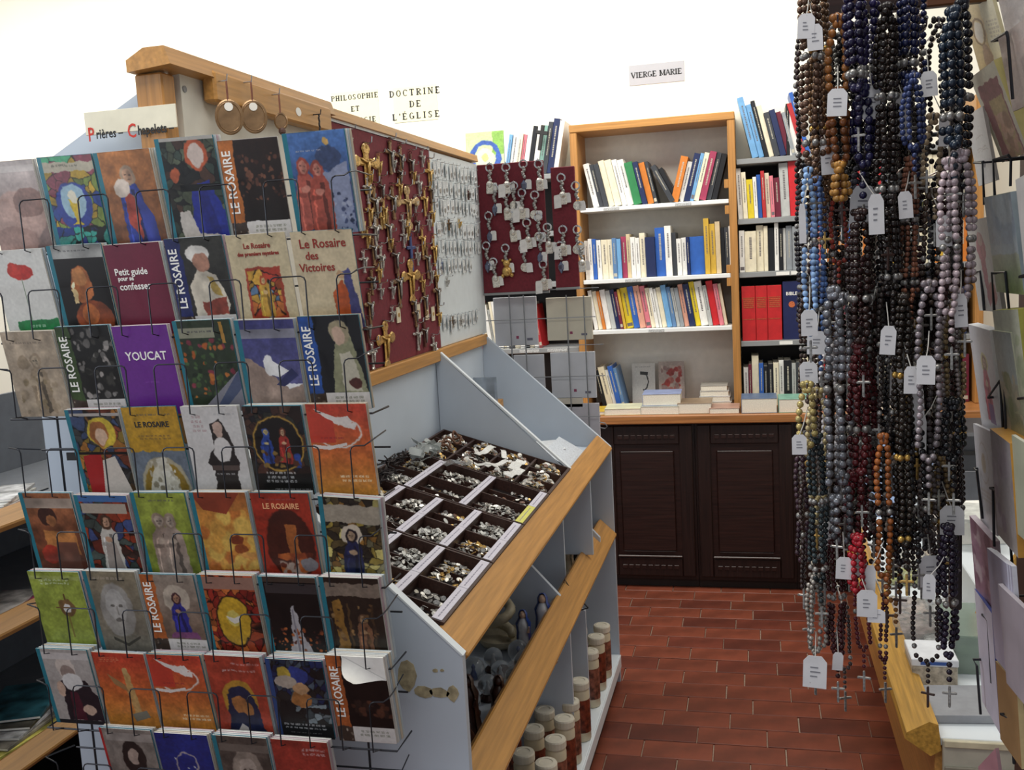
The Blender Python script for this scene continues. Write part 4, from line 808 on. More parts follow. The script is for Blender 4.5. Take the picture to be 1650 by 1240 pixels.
hd = ob('card_holder', MB().box(a[0]-.07, a[0]+.06, 3.40, 3.402, a[2]-.06, a[2]+.05), mat('bcc4cc', .15, 0, .1, trans=.6, key='holder film')); setp(hd, 'clear plastic holder with a dark printed card behind the divider', 'holder')
ob('card', MB().bbox(a[0]+.02, a[0]+.05, 3.4035, 3.405, a[2]-.05, a[2]+.045, .0004), mat('8a8a98', .6, 0, .5, 90, key='printed card'), hd)

# ------------------------------------------------------------------ round hangers on the hook board
BR = mat('9a7b5a', .3, .55, .15, 40, key='dull bronze')
for k, (px, py, big, lab) in enumerate([(362, 130, 1, 'large round bronze medallion on a loop, nearest on the hook board'), (402, 132, 1, 'large round bronze medallion with white sticker, second on the hook board'), (447, 152, .55, 'narrow bronze pendant, third on the hook board')]):
    p = at(px, py, 'x', GX+.045); t = thing('medallion', (p[0], p[1], p[2]), lab, 'medallion', 'bronze medallions on the hook board')
    ob('hook', MB().tube([(p[0]-.013, p[1], p[2]), (p[0]+.004, p[1], p[2]), (p[0]+.006, p[1], p[2]+.012)], .0014, 6), CHROME, t)
    R = .026*big; zc = p[2]-.040-R*1.0
    ob('cord_loop', MB().tube([(p[0]+.003, p[1]+.002*math.sin(q*PI/5), p[2]-.02+.022*math.cos(q*PI/5)) for q in range(10)], .0011, 5, closed=True), mat('8a5a4a', .6), t)
    M = Matrix.Translation((p[0]+.003, p[1], zc)) @ Matrix.Rotation(-.95, 4, 'Z') @ Matrix.Rotation(PI/2, 4, 'Y')
    ob('disc', MB().lathe([(R*.9, -.002), (R, -.001), (R, .001), (R*.92, .002), (R*.8, .0016)], (0, 0, 0), 28, M=M, sx=1.25), BR, t, smooth=False)
    ob('raised_rim', MB().tube([M @ Vector((R*1.25*.82*math.cos(q), R*.82*math.sin(q), .002)) for q in [i*2*PI/24 for i in range(24)]], .0012, 5, closed=True), BR, t)
    if big == 1: ob('sticker', MB().lathe([(.008, .0022), (.008, .0030)], (-R*.72, 0, 0), 14, M=M), WTXT, t)
    else: ob('bead', MB().ball((p[0]+.004, p[1], zc-.02), .008, 8, 5), mat('5a4038', .4), t)
p = at(482, 180, 'x', GX+.034)
o = ob('oval_sticker', MB().lathe([(.013, 0), (.013, .0008)], (0, 0, 0), 20, M=Matrix.Translation((GX+.0322, p[1], p[2])) @ Matrix.Rotation(PI/2, 4, 'Y'), sx=.7), WTXT); setp(o, 'white oval sticker on the oak hook board', 'sticker')
p = at(503, 185, 'x', GX+.03)
t = thing('chain_hanger', (p[0], p[1], p[2]), 'small dark chain on the last hook of the oak board', 'chain')
ob('hook', MB().tube([(p[0], p[1], p[2]), (p[0]+.02, p[1], p[2]), (p[0]+.022, p[1], p[2]+.01)], .0014, 6), WIRE, t)
ob('chain', MB().tube([(p[0]+.016, p[1]+.0015*math.sin(q*2), p[2]-q*.004) for q in range(14)], .0022, 5), WIRE, t)

# ------------------------------------------------------------------ crosses on the burgundy pegboard
def cross_mb(w, h, t, arm, flare=0., M=None):
    """cross in the YZ plane, thickness along x, top at z = 0"""
    mb = MB(); zc = -h*.32
    mb.bbox(0, t, -arm/2, arm/2, -h, 0, arm*.18, M=M); mb.bbox(-.0001, t*.98, -w/2, w/2, zc-arm/2, zc+arm/2, arm*.18, M=M)
    if flare:
        for (y, z) in ((-w/2, zc), (w/2, zc), (0, 0), (0, -h)): mb.lathe([(arm*flare*.8, -.0004), (arm*flare, t/2), (arm*flare*.8, t+.0004)], (0, 0, 0), 8, M=(M or Matrix()) @ Matrix.Translation((0, y, z)) @ Matrix.Rotation(PI/2, 4, 'Y'))
    return mb
def corpus_mb(h, M=None, w=.6):
    m = MB(); zc = -h*.32
    m.tube([(.004, -h*.24*w/.6, zc+h*.07), (.006, -h*.1, zc), (.006, h*.1, zc), (.004, h*.24*w/.6, zc+h*.07)], [h*.018, h*.028, h*.028, h*.018], 5)
    m.tube([(.006, 0, zc+h*.01), (.006, 0, zc-h*.18), (.005, h*.02, zc-h*.34), (.005, 0, zc-h*.5)], [h*.05, h*.038, h*.034, h*.015], 6)
    m.ball((.007, .004*h/.07, zc+h*.05), h*.038, 6, 4)
    return m
KIND = {'G': ('ornate gold cross with rounded ends', GLD, .045, .062, .012, .8, True), 'g': ('gilt crucifix', mat('cfae6c', .3, .6, .2, 200), .032, .055, .006, .0, True),
        'b': ('dark bronze crucifix', mat('8a6c4c', .35, .5, .2, 200), .030, .058, .007, .6, True), 's': ('silver crucifix', SILV[0], .026, .048, .005, .7, True),
        'w': ('brown wooden crucifix with metal figure', mat('5a2e20', .5, 0, .2, 60), .030, .060, .007, 0, True), 'B': ('slim blue enamel cross', mat('3a4f86', .3, .2, .1), .026, .060, .006, 0, False),
        'C': ('wide open gold cross medal', mat('c4a878', .3, .5, .2, 200), .055, .060, .008, 1.1, True)}
proto = {}
def board_cross(k, y, z, label, sc=1.):
    x = GX+.006
    if k not in proto:
        nm, m, w, h, arm, fl_, cp = KIND[k]
        t = thing('cross_pendant', (0, 0, 0), label, 'cross', 'crosses hung on the burgundy pegboard')
        ob('cross', cross_mb(w, h, .0035, arm, fl_), m, t)
        if cp: ob('figure', corpus_mb(h), SILV[1] if k in 'wb' else m, t, smooth=True)
        ob('loop', MB().tube([(.002+.0028*math.cos(q), 0, .003+.003*math.sin(q)) for q in [i*PI/4 for i in range(8)]], .0008, 4, closed=True), m, t)
        ob('hook', MB().tube([(-.004, .0, .011), (.010, .0, .008), (.014, 0, .010), (.015, 0, .018)], .0012, 5), CHROME, t)
        proto[k] = t; c = t; c.location = (x, y, z)
    else:
        c = dup(proto[k], (x, y, z)); c['label'] = label
    c.scale = (1.6, sc*1.45, sc)
    c.rotation_euler = (rnd.uniform(-.06, .06), 0, rnd.uniform(-.1, .1))
    return c
PB = [(235, 270, 'G', 1.3), (160, 200, 's', .8), (338, 205, 'b', 1.1), (385, 265, 'b', 1), (430, 290, 'w', .9), (510, 330, 'g', 1.2), (290, 300, 'g', .8), (270, 440, 'b', 1.3), (240, 400, 's', 1), (312, 490, 'g', 1.1), (350, 440, 'b', 1.1), (415, 450, 'C', 1.3), (465, 390, 's', .9), (490, 450, 'g', 1.1), (380, 340, 'w', .8),
      (330, 560, 'b', 1.2), (275, 570, 's', 1.2), (215, 560, 'g', .8), (300, 700, 's', 1.2), (265, 660, 'b', .9), (362, 690, 'w', 1), (430, 650, 'B', 1.3), (480, 620, 'g', 1.1), (500, 700, 'b', 1.2), (530, 660, 'g', 1.2), (375, 790, 'b', 1.4), (430, 770, 'G', 1.3), (545, 840, 'b', 1.3), (490, 880, 'b', 1), (250, 900, 'b', 1.1), (225, 720, 's', .8), (440, 900, 'w', .9),
      (320, 1040, 'G', 1.3), (462, 1040, 's', 1.1), (490, 1020, 'w', 1), (262, 1120, 's', 1), (530, 1090, 's', 1), (415, 580, 'g', .8), (240, 1010, 'w', .8), (395, 560, 's', .7), (550, 520, 'g', .9), (455, 560, 'w', .8), (250, 340, 'g', .8), (355, 300, 's', .7), (440, 350, 'g', .7), (480, 270, 's', .7), (300, 400, 'w', .8), (380, 400, 'g', .8), (520, 420, 'b', .8), (250, 500, 'g', .9), (300, 540, 'g', .7), (450, 480, 's', .7), (510, 560, 's', .7), (400, 620, 's', .8), (240, 620, 'g', .7), (340, 640, 'g', .7), (460, 700, 's', .8), (290, 770, 'g', .7), (350, 850, 's', .7), (520, 780, 's', .8), (560, 800, 'g', .6), (480, 820, 'g', .7), (300, 860, 's', .6), (260, 800, 'b', .8), (350, 960, 's', .6), (450, 950, 'b', .8), (560, 960, 'g', .8)]
rows = sorted(range(len(PB)), key=lambda i: PB[i][1])
seen = {}
pos = {}
for i, (cx, cy, k, sc) in enumerate(PB):
    p = at(500+cx/2.696, 140+cy/2.696, 'x', GX+.006); pos[i] = p
for i in sorted(pos, key=lambda i: -pos[i][2]):
    cx, cy, k, sc = PB[i]; p = pos[i]; n = seen.get(k, 0); seen[k] = n+1
    lab = '%s, %s of its kind from the pegboard top' % (KIND[k][0], ORD[n])
    sc *= 1.3
    board_cross(k, min(max(p[1], 2.31), 3.02), min(p[2], 1.94), lab, sc)
for j, (cx, cy) in enumerate([(385, 990), (472, 975), (508, 980), (535, 985)]):
    p = at(500+cx/2.696, 140+cy/2.696, 'x', GX+.008)
    t = thing('boxed_medal', (p[0], p[1], p[2]-.02), 'small cream card with a medal low on the burgundy board, %s from the left' % ORD[j], 'card', 'small medal cards on the burgundy board')
    ob('card', MB().bbox(p[0]-.003, p[0], p[1]-.015, p[1]+.015, p[2]-.022, p[2]+.022, .0005), mat('d8ccb0', .6), t)
    ob('medal', MB().lathe([(.006, 0), (.006, .0015)], (0, 0, 0), 12, M=Matrix.Translation((p[0], p[1], p[2])) @ Matrix.Rotation(PI/2, 4, 'Y')), GLD, t)
    ob('hook', MB().tube([(p[0]-.006, p[1], p[2]+.026), (p[0]+.008, p[1], p[2]+.024), (p[0]+.010, p[1], p[2]+.032)], .001, 5), CHROME, t)

# small medals on the white pegboard
BAG = mat('e6eaea', .2, 0, .12, 150, trans=.25, key='sachet')
mp = None
RWZ = [1.925, 1.868, 1.808, 1.735, 1.672, 1.612, 1.425]
for ri, z in enumerate(RWZ):
    n = 12 if ri < 6 else 10
    for k in range(n):
        if ri == 5 and k > 8: continue
        y = 3.075+k*.044+rnd.uniform(-.006, .006)
        lab = 'tiny bagged medal on the white board, %s row from the top, %s from the left' % (ORD[ri], ORD[k])
        if mp is None:
            mp = thing('small_medal', (0, 0, 0), lab, 'medal', 'bagged medals on the white pegboard')
            ob('sachet', MB().bbox(0, .0022, -.014, .014, -.045, 0, .0006), BAG, mp)
            ob('medal', MB().lathe([(.0055, 0), (.006, .0008), (.0055, .0016)], (0, 0, 0), 10, M=Matrix.Translation((.0024, 0, -.028)) @ Matrix.Rotation(PI/2, 4, 'Y'), sx=1.3), SILV[0], mp)
            ob('hook', MB().tube([(-.004, 0, .003), (.012, 0, .001), (.013, 0, .007)], .001, 5), CHROME, mp)
            c = mp
        else: c = dup(mp, (0, 0, 0)); c['label'] = lab
        c.location = (GX+.005+rnd.uniform(0, .003), y, z+rnd.uniform(-.005, .004)); c.rotation_euler = (rnd.uniform(-.08, .08), 0, rnd.uniform(-.2, .2)); c.scale = (1, rnd.uniform(.8, 1.05), rnd.uniform(.85, 1.15))
for k, (cx, cy) in enumerate([(575, 580), (605, 578), (650, 575), (572, 750), (597, 830), (620, 1000), (655, 1000), (690, 450)]):
    p = at(500+cx/2.696, 140+cy/2.696, 'x', GX+.012)
    q = 'sbgBsbsw'[k]
    o = board_cross(q, max(3.06, p[1]), p[2], 'small %s among the white pegboard medals, %s from the left' % (KIND[q][0].replace('with metal figure', ''), ORD[k]), .55); o['group'] = 'small crosses on the white pegboard'

# ------------------------------------------------------------------ keyring boards at the far end
YK = 3.60
def brd(x0, y0, x1, y1, lab):
    a = at(x0, y0, 'y', YK); b = at(x1, y1, 'y', YK)
    t = ob('keyring_board', MB().bbox(a[0], b[0], YK, YK+.012, b[2], a[2], .002), BURG); setp(t, lab, 'board')
    ob('bottom_rail', MB().bbox(a[0], b[0], YK-.004, YK+.014, b[2]-.008, b[2]+.001, .001), GREY, t); return a, b
brd(768, 266, 885, 468, 'burgundy board full of keyrings beside the white pegboard, wider one')
brd(886.5, 270, 934, 462, 'narrow burgundy board with keyrings, right of the wide one')
TAG = mat('dcdad6', .5, 0, .05, 60, key='tag card')
KR = [(780, 350), (850, 350), (925, 335), (992, 335), (1090, 395), (1152, 430), (920, 460), (848, 465), (990, 565), (775, 560), (872, 560), (1000, 650), (1098, 620), (1160, 620), (848, 700), (925, 700), (765, 690), (975, 470), (795, 760), (1012, 770), (885, 430), (940, 590), (800, 440), (1030, 610), (1085, 690), (1172, 690)]
kp = {}
for i, (cx, cy) in enumerate(sorted(KR, key=lambda q: (q[1]//110, q[0]))):
    p = at(500+cx/2.696, 140+cy/2.696, 'y', YK-.012); v = ('gold bear shaped' if (cx, cy) == (848, 700) else ['silver', 'white tagged', 'round steel', 'crystal'][i % 4])
    lab = '%s keyring on the burgundy boards, %s counting rows from top left' % (v, ORD[i])
    if v not in kp:
        t = thing('keyring', (0, 0, 0), lab, 'keyring', 'keyrings on the burgundy boards')
        ob('ring', MB().tube([(.014*math.cos(q), -.003, .014*math.sin(q)) for q in [k*PI/8 for k in range(16)]], .0032, 6, closed=True), CHROME, t)
        ob('hook', MB().tube([(0, .014, .014), (0, -.006, .012), (0, -.008, .02)], .0013, 5), CHROME, t)
        ch = MB()
        for k in range(5): ch.ball((.003*math.sin(k*2), -.003, -.014-k*.0080), .0068, 7, 5)
        ob('chain', ch, SILV[1], t, smooth=True)
        if v.startswith('gold'):
            ob('fob', MB().ball((0, 0, -.055), .015, 10, 6).ball((0, 0, -.085), .020, 10, 6).ball((-.014, 0, -.044), .006, 6, 4).ball((.014, 0, -.044), .006, 6, 4).ball((-.017, 0, -.1), .008, 6, 4).ball((.017, 0, -.1), .008, 6, 4), GLD, t, smooth=True)
        elif v == 'crystal': ob('fob', MB().lathe([(.001, -.1), (.011, -.085), (.012, -.07), (.001, -.055)], (0, 0, 0), 6), mat('6a7086', .1, .5, .1), t)
        elif v == 'round steel': ob('fob', MB().lathe([(.014, -.002), (.017, 0), (.014, .002)], (0, 0, 0), 16, M=Matrix.Translation((0, 0, -.07)) @ Matrix.Rotation(PI/2, 4, 'X')), SILV[2], t)
        else: ob('fob', MB().bbox(-.013, .013, -.007, -.001, -.095, -.055, .002).ball((0, -.006, -.06), .012, 8, 5), SILV[2], t)
        ob('price_tag', MB().prism([(.008, -.055), (.024, -.055), (.028, -.061), (.028, -.09), (.005, -.09), (.005, -.061)], 'y', -.002, -.0012), TAG, t)
        if v == 'white tagged': ob('price_tag', MB().prism([(-.030, -.06), (-.010, -.058), (-.006, -.064), (-.008, -.105), (-.034, -.107), (-.032, -.066)], 'y', -.009, -.0082), TAG, t)
        kp[v] = t; c = t
    else: c = dup(kp[v], (0, 0, 0)); c['label'] = lab
    c.location = (p[0], YK-.012, p[2]); c.rotation_euler = (0, rnd.uniform(-.12, .12), rnd.uniform(-.15, .15))

# wire card rack under the boards
cr = thing('card_rack', (-.77, 3.7, .6), 'grey wire card rack at the far end of the display below the keyrings', 'rack')
YR = 3.655
for px in (820, 843, 912, 940):
    a = at(px, 475, 'y', YR); ob('upright_wire', MB().tube([(a[0], YR, .30), (a[0], YR, a[2])], .0025, 6), WIREG, cr)
for (x0, x1, py) in ((778, 960, 517), (850, 975, 608), (800, 972, 560), (850, 968, 672), (815, 965, 470)):
    a = at(x0, py, 'y', YR-.004); b = at(x1, py, 'y', YR-.004); ob('cross_wire', MB().tube([(a[0], YR-.004, a[2]), (b[0], YR-.004, a[2])], .0018, 6), WIREG, cr)
a = at(975, 685, 'y', YR); ob('hook', MB().tube([(a[0]-.02, YR, a[2]+.012), (a[0], YR, a[2]+.008), (a[0]+.008, YR, a[2]-.004), (a[0], YR, a[2]-.012), (a[0]-.02, YR, a[2]-.008)], .0022, 6), WIREG, cr)
for (x0, y0, x1, y1, c, lab, mk) in [(795, 480, 868, 555, 'b9bcc2', 'grey card in the wire rack, upper left pocket', 1), (880, 480, 956, 546, 'c9c4b2', 'cream card in the wire rack, upper right pocket', 1), (828, 572, 880, 642, 'b8bbc2', 'grey card behind the slanted panel, lower left pocket', 0), (887, 568, 962, 640, 'bfc2c8', 'pale plastic wrapped card, lower right pocket', 1), (905, 650, 968, 705, 'bbb9c0', 'pale card in the lowest pocket of the wire rack', 0), (895, 640, 940, 655, 'c8c2b4', 'cream envelope between the pockets of the wire rack', 0)]:
    a = at(x0, y0, 'y', 3.68); b = at(x1, y1, 'y', 3.68)
    o = ob('greeting_card', MB().bbox(a[0], b[0], 3.672, 3.684, b[2], a[2], .001), mat(c, .45, 0, .03, 12, key='card')); setp(o, lab, 'card', 'cards in the far wire rack')
    if mk:
        w = b[0]-a[0]; h = a[2]-b[2]
        ob('logo', MB().box(a[0]+w*.5, a[0]+w*.56, 3.6712, 3.6722, b[2]+h*.14, b[2]+h*.2), mat('8a3a5a', .6), o)
        ob('print', MB().box(a[0]+w*.75, a[0]+w*.88, 3.6712, 3.6722, b[2]+h*.1, b[2]+h*.15), mat('6a6a7a', .6), o)

# ------------------------------------------------------------------ candles on the bottom shelf
JAR = mat('d0c4a8', .35, 0, .04, 20, key='cream candle jar'); LID = mat('d9d2c0', .35, 0, .04, 30, key='pale lid')
cm_ = [mat('6a2e1c', .4, 0, .5, 60, key='brown label'), mat('7a4a3a', .4, 0, .5, 60, key='mauve label')]
cpv = []
for v in range(2):
    t = thing('jar_candle', (0, 0, 0), '', 'candle', 'jar candles on the bottom shelf')
    ob('jar', MB().lathe([(.026, 0), (.029, .004), (.029, .155), (.026, .162), (.024, .166)], (0, 0, 0), 20), JAR, t, smooth=True)
    ob('lid', MB().lathe([(.0285, .1655), (.030, .169), (.030, .186), (.028, .190), (.018, .191), (.017, .189), (.001, .189)], (0, 0, 0), 20), LID, t)
    n = 9; vs = []
    lb = MB(); R = .0296
    for k in range(n+1):
        an = -PI*.98+k/n*PI*.95
        lb.v += [(R*math.cos(an), R*math.sin(an), .03), (R*math.cos(an), R*math.sin(an), .135)]
    lb.f = [(2*k, 2*k+2, 2*k+3, 2*k+1) for k in range(n)]; lb.m = [0]*n
    nn = len(lb.v); lb.v += [(x*1.008, y*1.008, z) for x, y, z in lb.v]; lb.f = [tuple(q+nn for q in f) for f in lb.f]+[f[::-1] for f in lb.f]; lb.m = [0]*len(lb.f)
    ob('picture_label', lb, cm_[v], t); cpv.append(t)
spots = []
for i in range(13): spots.append((-.556+rnd.uniform(-.004, .004), 1.90+i*.122+rnd.uniform(-.012, .012), 'front'))
for i in range(12): spots.append((-.625+rnd.uniform(-.006, .006), 1.92+i*.128+rnd.uniform(-.012, .012), 'second'))
for i in range(7): spots.append((-.71+rnd.uniform(-.006, .006), 2.0+i*.15, 'third'))
used = [0, 0]; cnts = {}
spots = [s for s in spots if not (2.955 < s[1] < 3.035 or 2.265 < s[1] < 2.35)]
for i, (x, y, row) in enumerate(spots):
    k = cnts.get(row, 0); cnts[row] = k+1; v = i % 2
    lab = 'cream jar candle with %s picture label, %s from the near end in the %s row' % (['brown', 'mauve'][v], ORD[k], row)
    c = cpv[v] if not used[v] else dup(cpv[v], (0, 0, 0)); used[v] = 1
    c['label'] = lab; c.location = (x, y, .1085); c.rotation_euler = (0, 0, rnd.uniform(.2, 1.3))

# ------------------------------------------------------------------ figures and globes on the middle shelf
def figurine(x, y, z, h, robe, mantle, skin, label, crown=False, name='figurine'):
    t = thing(name, (x, y, z), label, 'figurine'); R = h*.2
    ob('robe', MB().lathe([(R, 0), (R*1.02, h*.03), (R*.75, h*.3), (R*.62, h*.55), (R*.72, h*.7), (R*.35, h*.82), (R*.2, h*.84)], (x, y, z), 12), robe, t, smooth=True)
    m = MB(); n = 12; pr = [(R*1.1, h*.06), (R*.86, h*.3), (R*.74, h*.55), (R*.84, h*.72), (R*.5, h*.84), (R*.5, h*.93), (R*.3, h*1.0), (R*.02, h*1.01)]
    for r, zz in pr: m.v += [(x+r*math.cos(a), y+r*math.sin(a), z+zz) for a in [-.35+PI*1.5*k/n-.3 for k in range(n+1)]]
    for i in range(len(pr)-1):
        for k in range(n): m.f.append((i*(n+1)+k, i*(n+1)+k+1, (i+1)*(n+1)+k+1, (i+1)*(n+1)+k)); m.m.append(0)
    ob('mantle', m, mantle, t, smooth=True)
    ob('head', MB().ball((x, y, z+h*.9), h*.085, 10, 7), skin, t, smooth=True)
    ob('hands', MB().tube([(x+R*.6, y-R*.5, z+h*.55), (x+R*.75, y-R*.55, z+h*.68)], [h*.035, h*.015], 6), skin, t)
    ob('base', MB().lathe([(R*1.25, 0), (R*1.25, h*.02), (R*1.1, h*.03)], (x, y, z-.0002), 14), robe, t)
    return t
BLM = mat('1f3f86', .3, 0, .1, 30, key='blue glaze'); WGL = mat('d8dade', .25, 0, .03, key='white glaze'); SK = mat('c8a890', .5, 0, .05, key='flesh paint'); CRM = mat('b8ad92', .45, 0, .08, 40, .2, key='cream resin')
WD1 = mat('3c2218', .4, 0, .3, 40, key='dark carved wood')
ZS = .5105
figurine(-.60, 2.64, ZS, .15, WGL, BLM, SK, 'blue and white figurine of a woman, the farther of two on the middle shelf')
figurine(-.64, 2.56, ZS, .13, WGL, BLM, SK, 'blue and white figurine of a woman, the nearer of two on the middle shelf')
t = thing('shell_figurine', (-.72, 2.62, ZS), 'cream resin shell with small curled figures beside the blue figurines', 'figurine')
ob('dish', MB().lathe([(.03, 0), (.06, .012), (.075, .035), (.072, .036), (.055, .018), (.001, .010)], (-.72, 2.62, ZS), 20), CRM, t, smooth=True)
lm = MB()
for k in range(7): lm.tube([(-.72+.03*math.cos(k+q*.7), 2.62+.035*math.sin(k+q*.7), ZS+.03+.012*k+.008*q) for q in range(5)], [.010, .014, .015, .012, .008], 7)
ob('curled_figures', lm, CRM, t, smooth=True)
GL = mat('d8dde0', .05, 0, .02, trans=.85, key='globe glass')
gs = [(-.70, 2.62), (-.64, 2.66), (-.60, 2.58), (-.66, 2.54), (-.73, 2.53), (-.60, 2.48), (-.67, 2.45), (-.74, 2.43), (-.61, 2.39), (-.69, 2.36), (-.80, 2.60), (-.57, 2.69)]
gs = [(x, y-.17) for x, y in gs]
for k, (x, y) in enumerate(gs):
    r = .026+.004*(k % 3)
    t = thing('glass_globe', (x, y, ZS), 'small glass globe on a dark foot, %s from the far side of the cluster' % ORD[sorted(gs, key=lambda q: -q[1]).index((x, y))], 'globe', 'glass globes on the middle shelf')
    ob('foot', MB().lathe([(r*.9, 0), (r*.95, .006), (r*.6, .016)], (x, y, ZS), 14), [WD1, WGL, SILV[1]][k % 3], t)
    ob('dome', MB().ball((x, y, ZS+.014+r*.93), r, 14, 9), GL, t, smooth=True)
    ob('inner_figure', MB().lathe([(r*.3, 0), (r*.22, r*.5), (r*.1, r*.8), (r*.16, r*1.0), (r*.02, r*1.2)], (x, y, ZS+.017), 8), [WGL, BLM, GLD][k % 3], t, smooth=True)
for k, (x, y, h, c) in enumerate([(-.60, 2.13, .13, WD1), (-.66, 2.08, .15, WD1), (-.58, 2.03, .11, mat('2a1712', .3)), (-.70, 1.99, .16, mat('7a4a2a', .4)), (-.62, 1.92, .12, WD1)]):
    figurine(x, y, ZS, h, c, c, c, 'dark carved wooden statuette on the middle shelf, %s from the far side' % ORD[k])
figurine(-.76, 2.12, ZS, .17, WGL, WGL, SK, 'tall white figurine behind the dark wooden statuettes')
o = ob('wooden_plaque', MB().bbox(-.66, -.575, 1.76, 1.87, ZS, ZS+.012, .002), WOOD); setp(o, 'small oak plaque lying below the wooden statuettes', 'plaque')
o = ob('small_dish', MB().lathe([(.02, 0), (.03, .012), (.034, .03), (.031, .03), (.027, .014), (.001, .006)], (-.60, 1.83, ZS), 18), WGL, smooth=True); setp(o, 'small white dish at the near end of the middle shelf', 'dish')
a = at(935, 860, 'y', 3.40)
o = ob('gift_box', MB().bbox(-.72, -.60, 3.32, 3.42, ZS, ZS+.15, .003), mat('17191e', .5)); setp(o, 'small black box at the far end of the middle shelf', 'box')
ob('lid_edge', MB().bbox(-.723, -.597, 3.317, 3.423, ZS+.12, ZS+.153, .002), mat('202329', .5), o)
figurine(-.64, 3.24, ZS, .13, CRM, CRM, CRM, 'cream figurine in front of the small black box')
figurine(-.70, 3.20, ZS, .10, CRM, GLD, SK, 'small cream and gilt figurine left of the cream one')

# ------------------------------------------------------------------ things lying on the worktop
def flatbook(px0, px1, y, z, h, d, cov, label, py=660, img=None, rz=0.):
    a = at(px0, py, 'y', y)[0]; b = at(px1, py, 'y', y)[0]; w = b-a
    t = ob('book', MB().bbox(-w/2, w/2, 0, d, h-.002, h, .0005).bbox(-w/2, w/2, 0, d, 0, .002, .0005).box(-w/2, -w/2+.002, 0, d, .002, h-.002), mat(cov, .4, 0, .08, 15, key='book cover') if img is None else img)
    t.location = ((a+b)/2, y, z+.0003); setp(t, label, 'book', 'books lying on the worktop'); t.rotation_euler = (0, 0, rz)
    p = ob('pages', MB().box(-w/2+.002, w/2-.003, .003, d-.003, .002, h-.002), PAGES); p.parent = t; p.location = (0, 0, 0)
    me = p.data; off = [-(max(v.co.x for v in me.vertices)+min(v.co.x for v in me.vertices))/2, 0]
    p.location = (-.0005, -.0015, .002)
    return t
# recentring puts each mesh origin at its own base centre; shift the covers so that y is their middle
Z0 = .8405
flatbook(977, 1038, 4.72, Z0, .030, .17, 'd8d6b4', 'pale yellow book lying at the left end of the worktop', rz=.05)
flatbook(1036, 1097, 4.72, Z0, .038, .17, 'b8beb4', 'grey green book at the bottom of the two-book pile', rz=-.03)
flatbook(1038, 1099, 4.73, Z0+.039, .055, .16, '8f9cc0', 'thick book with a blue picture cover on top of the two-book pile', rz=.03)
flatbook(1094, 1148, 4.72, Z0, .050, .17, '8f7a62', 'brown covered thick book on the worktop beside the two-book pile')
flatbook(1144, 1192, 4.70, Z0, .026, .15, 'b08a78', 'thin pinkish book below the white stack')
for k in range(4): flatbook(1128+k, 1180-k*2, 4.90, Z0+k*.0262, .0255, .15, ['d6d6d2', 'e0deda', 'cfcfcc', '9a968e'][k], 'white paperback in the right stack against the bookcase, %s from the bottom' % ORD[k])
flatbook(1195, 1252, 4.71, Z0, .068, .17, '5a6e8c', 'very thick cream paged book with a blue cover, right of the oak post')
flatbook(1254, 1314, 4.71, Z0, .062, .17, '7fb09c', 'thick cream paged book with a green cover beside the rosaries')
flatbook(938, 985, 4.72, Z0, .018, .17, 'c8a83a', 'yellow magazine behind the wire card rack', rz=.2)
flatbook(1318, 1375, 4.72, Z0, .05, .16, 'a8503c', 'red covered thick book behind the rosaries')
flatbook(1380, 1440, 4.72, Z0, .04, .16, '5a5a60', 'grey covered book far right behind the rosaries')
books('k20,190 c30,205 w16,190 b24,210 s16,200', xat(968, 640), .841, -12, 'standing at the left end of the worktop', yb=4.86, group='books standing on the worktop')
def standup(px0, py0, px1, py1, y, img, label, name='booklet', th=.006):
    a = at(px0, py0, 'y', y); b = at(px1, py1, 'y', y); w = b[0]-a[0]; h = a[2]-.841
    M = Matrix.Translation((a[0], y, .8412)) @ Matrix.Rotation(-.12, 4, 'X')
    mb = MB().box(0, w, 0, th, 0, h, M=M)
    o = ob(name, mb, [img], uv={2: [(0, 0), (1, 0), (1, 1), (0, 1)]}); setp(o, label, 'booklet'); return o
standup(1017, 586, 1056, 632, 4.98, picture_mat(paint([('R', 0, 0, 1, 1, 'd8d6d0'), ('O', .5, .45, .22, .22, '333', .05), ('R', .28, .2, .46, .8, 'd8d6d0'), ('P', '333', .35, .2, .7, .22, .68, .3, .35, .28), ('T', .1, .08, .7, 1, '888', .02)], 90)), 'white booklet with a black curved figure propped against the back panel')
standup(1060, 583, 1103, 626, 4.97, picture_mat(paint([('R', 0, 0, 1, 1, 'b5a49a'), ('B', .1, .1, .9, .7, 40, .1, ['a83a34', 'c8b0a4', '9a7a74', 'b86a60']), ('R', 0, .75, 1, 1, 'a89a94')], 91)), 'booklet with a red and grey picture propped against the back panel')
for k in range(4):
    sheet('leaflet', (at(1000+k*22, 640, 'y', 4.90)[0], 4.905, .8415+k*.003), .12, .08, .0025, .3*k-.4, mat('c9cac8', .5, 0, .1, 80), 'loose grey leaflet between the standing and lying books, %s from the left' % ORD[k], 'leaflet')
# face-out children's book
a = at(748, 214, 'y', 4.83); b = at(812, 262, 'y', 4.83)
M = Matrix.Translation((a[0], 4.83, RZ[0]+.001)) @ Matrix.Rotation(-.1, 4, 'X')
o = ob('picture_book', MB().box(0, b[0]-a[0], 0, .012, 0, a[2]-RZ[0], M=M), [picture_mat(paint([('G', 0, 0, 1, 1, 'c8dc98', 'e0e6cc'), ('R', .7, 0, 1, .5, '8cc050'), ('O', .5, .55, .42, .36, '3a62c0', .13), ('E', .5, .55, .24, .2, 'dfe8d0'), ('E', .5, .55, .1, .1, 'e8e08a'), ('E', .9, .8, .14, .1, 'd8b8a0')], 92))], uv={2: [(0, 0), (1, 0), (1, 1), (0, 1)]}); setp(o, "pale green picture book with a blue ring, face out on the left shelves", 'book')
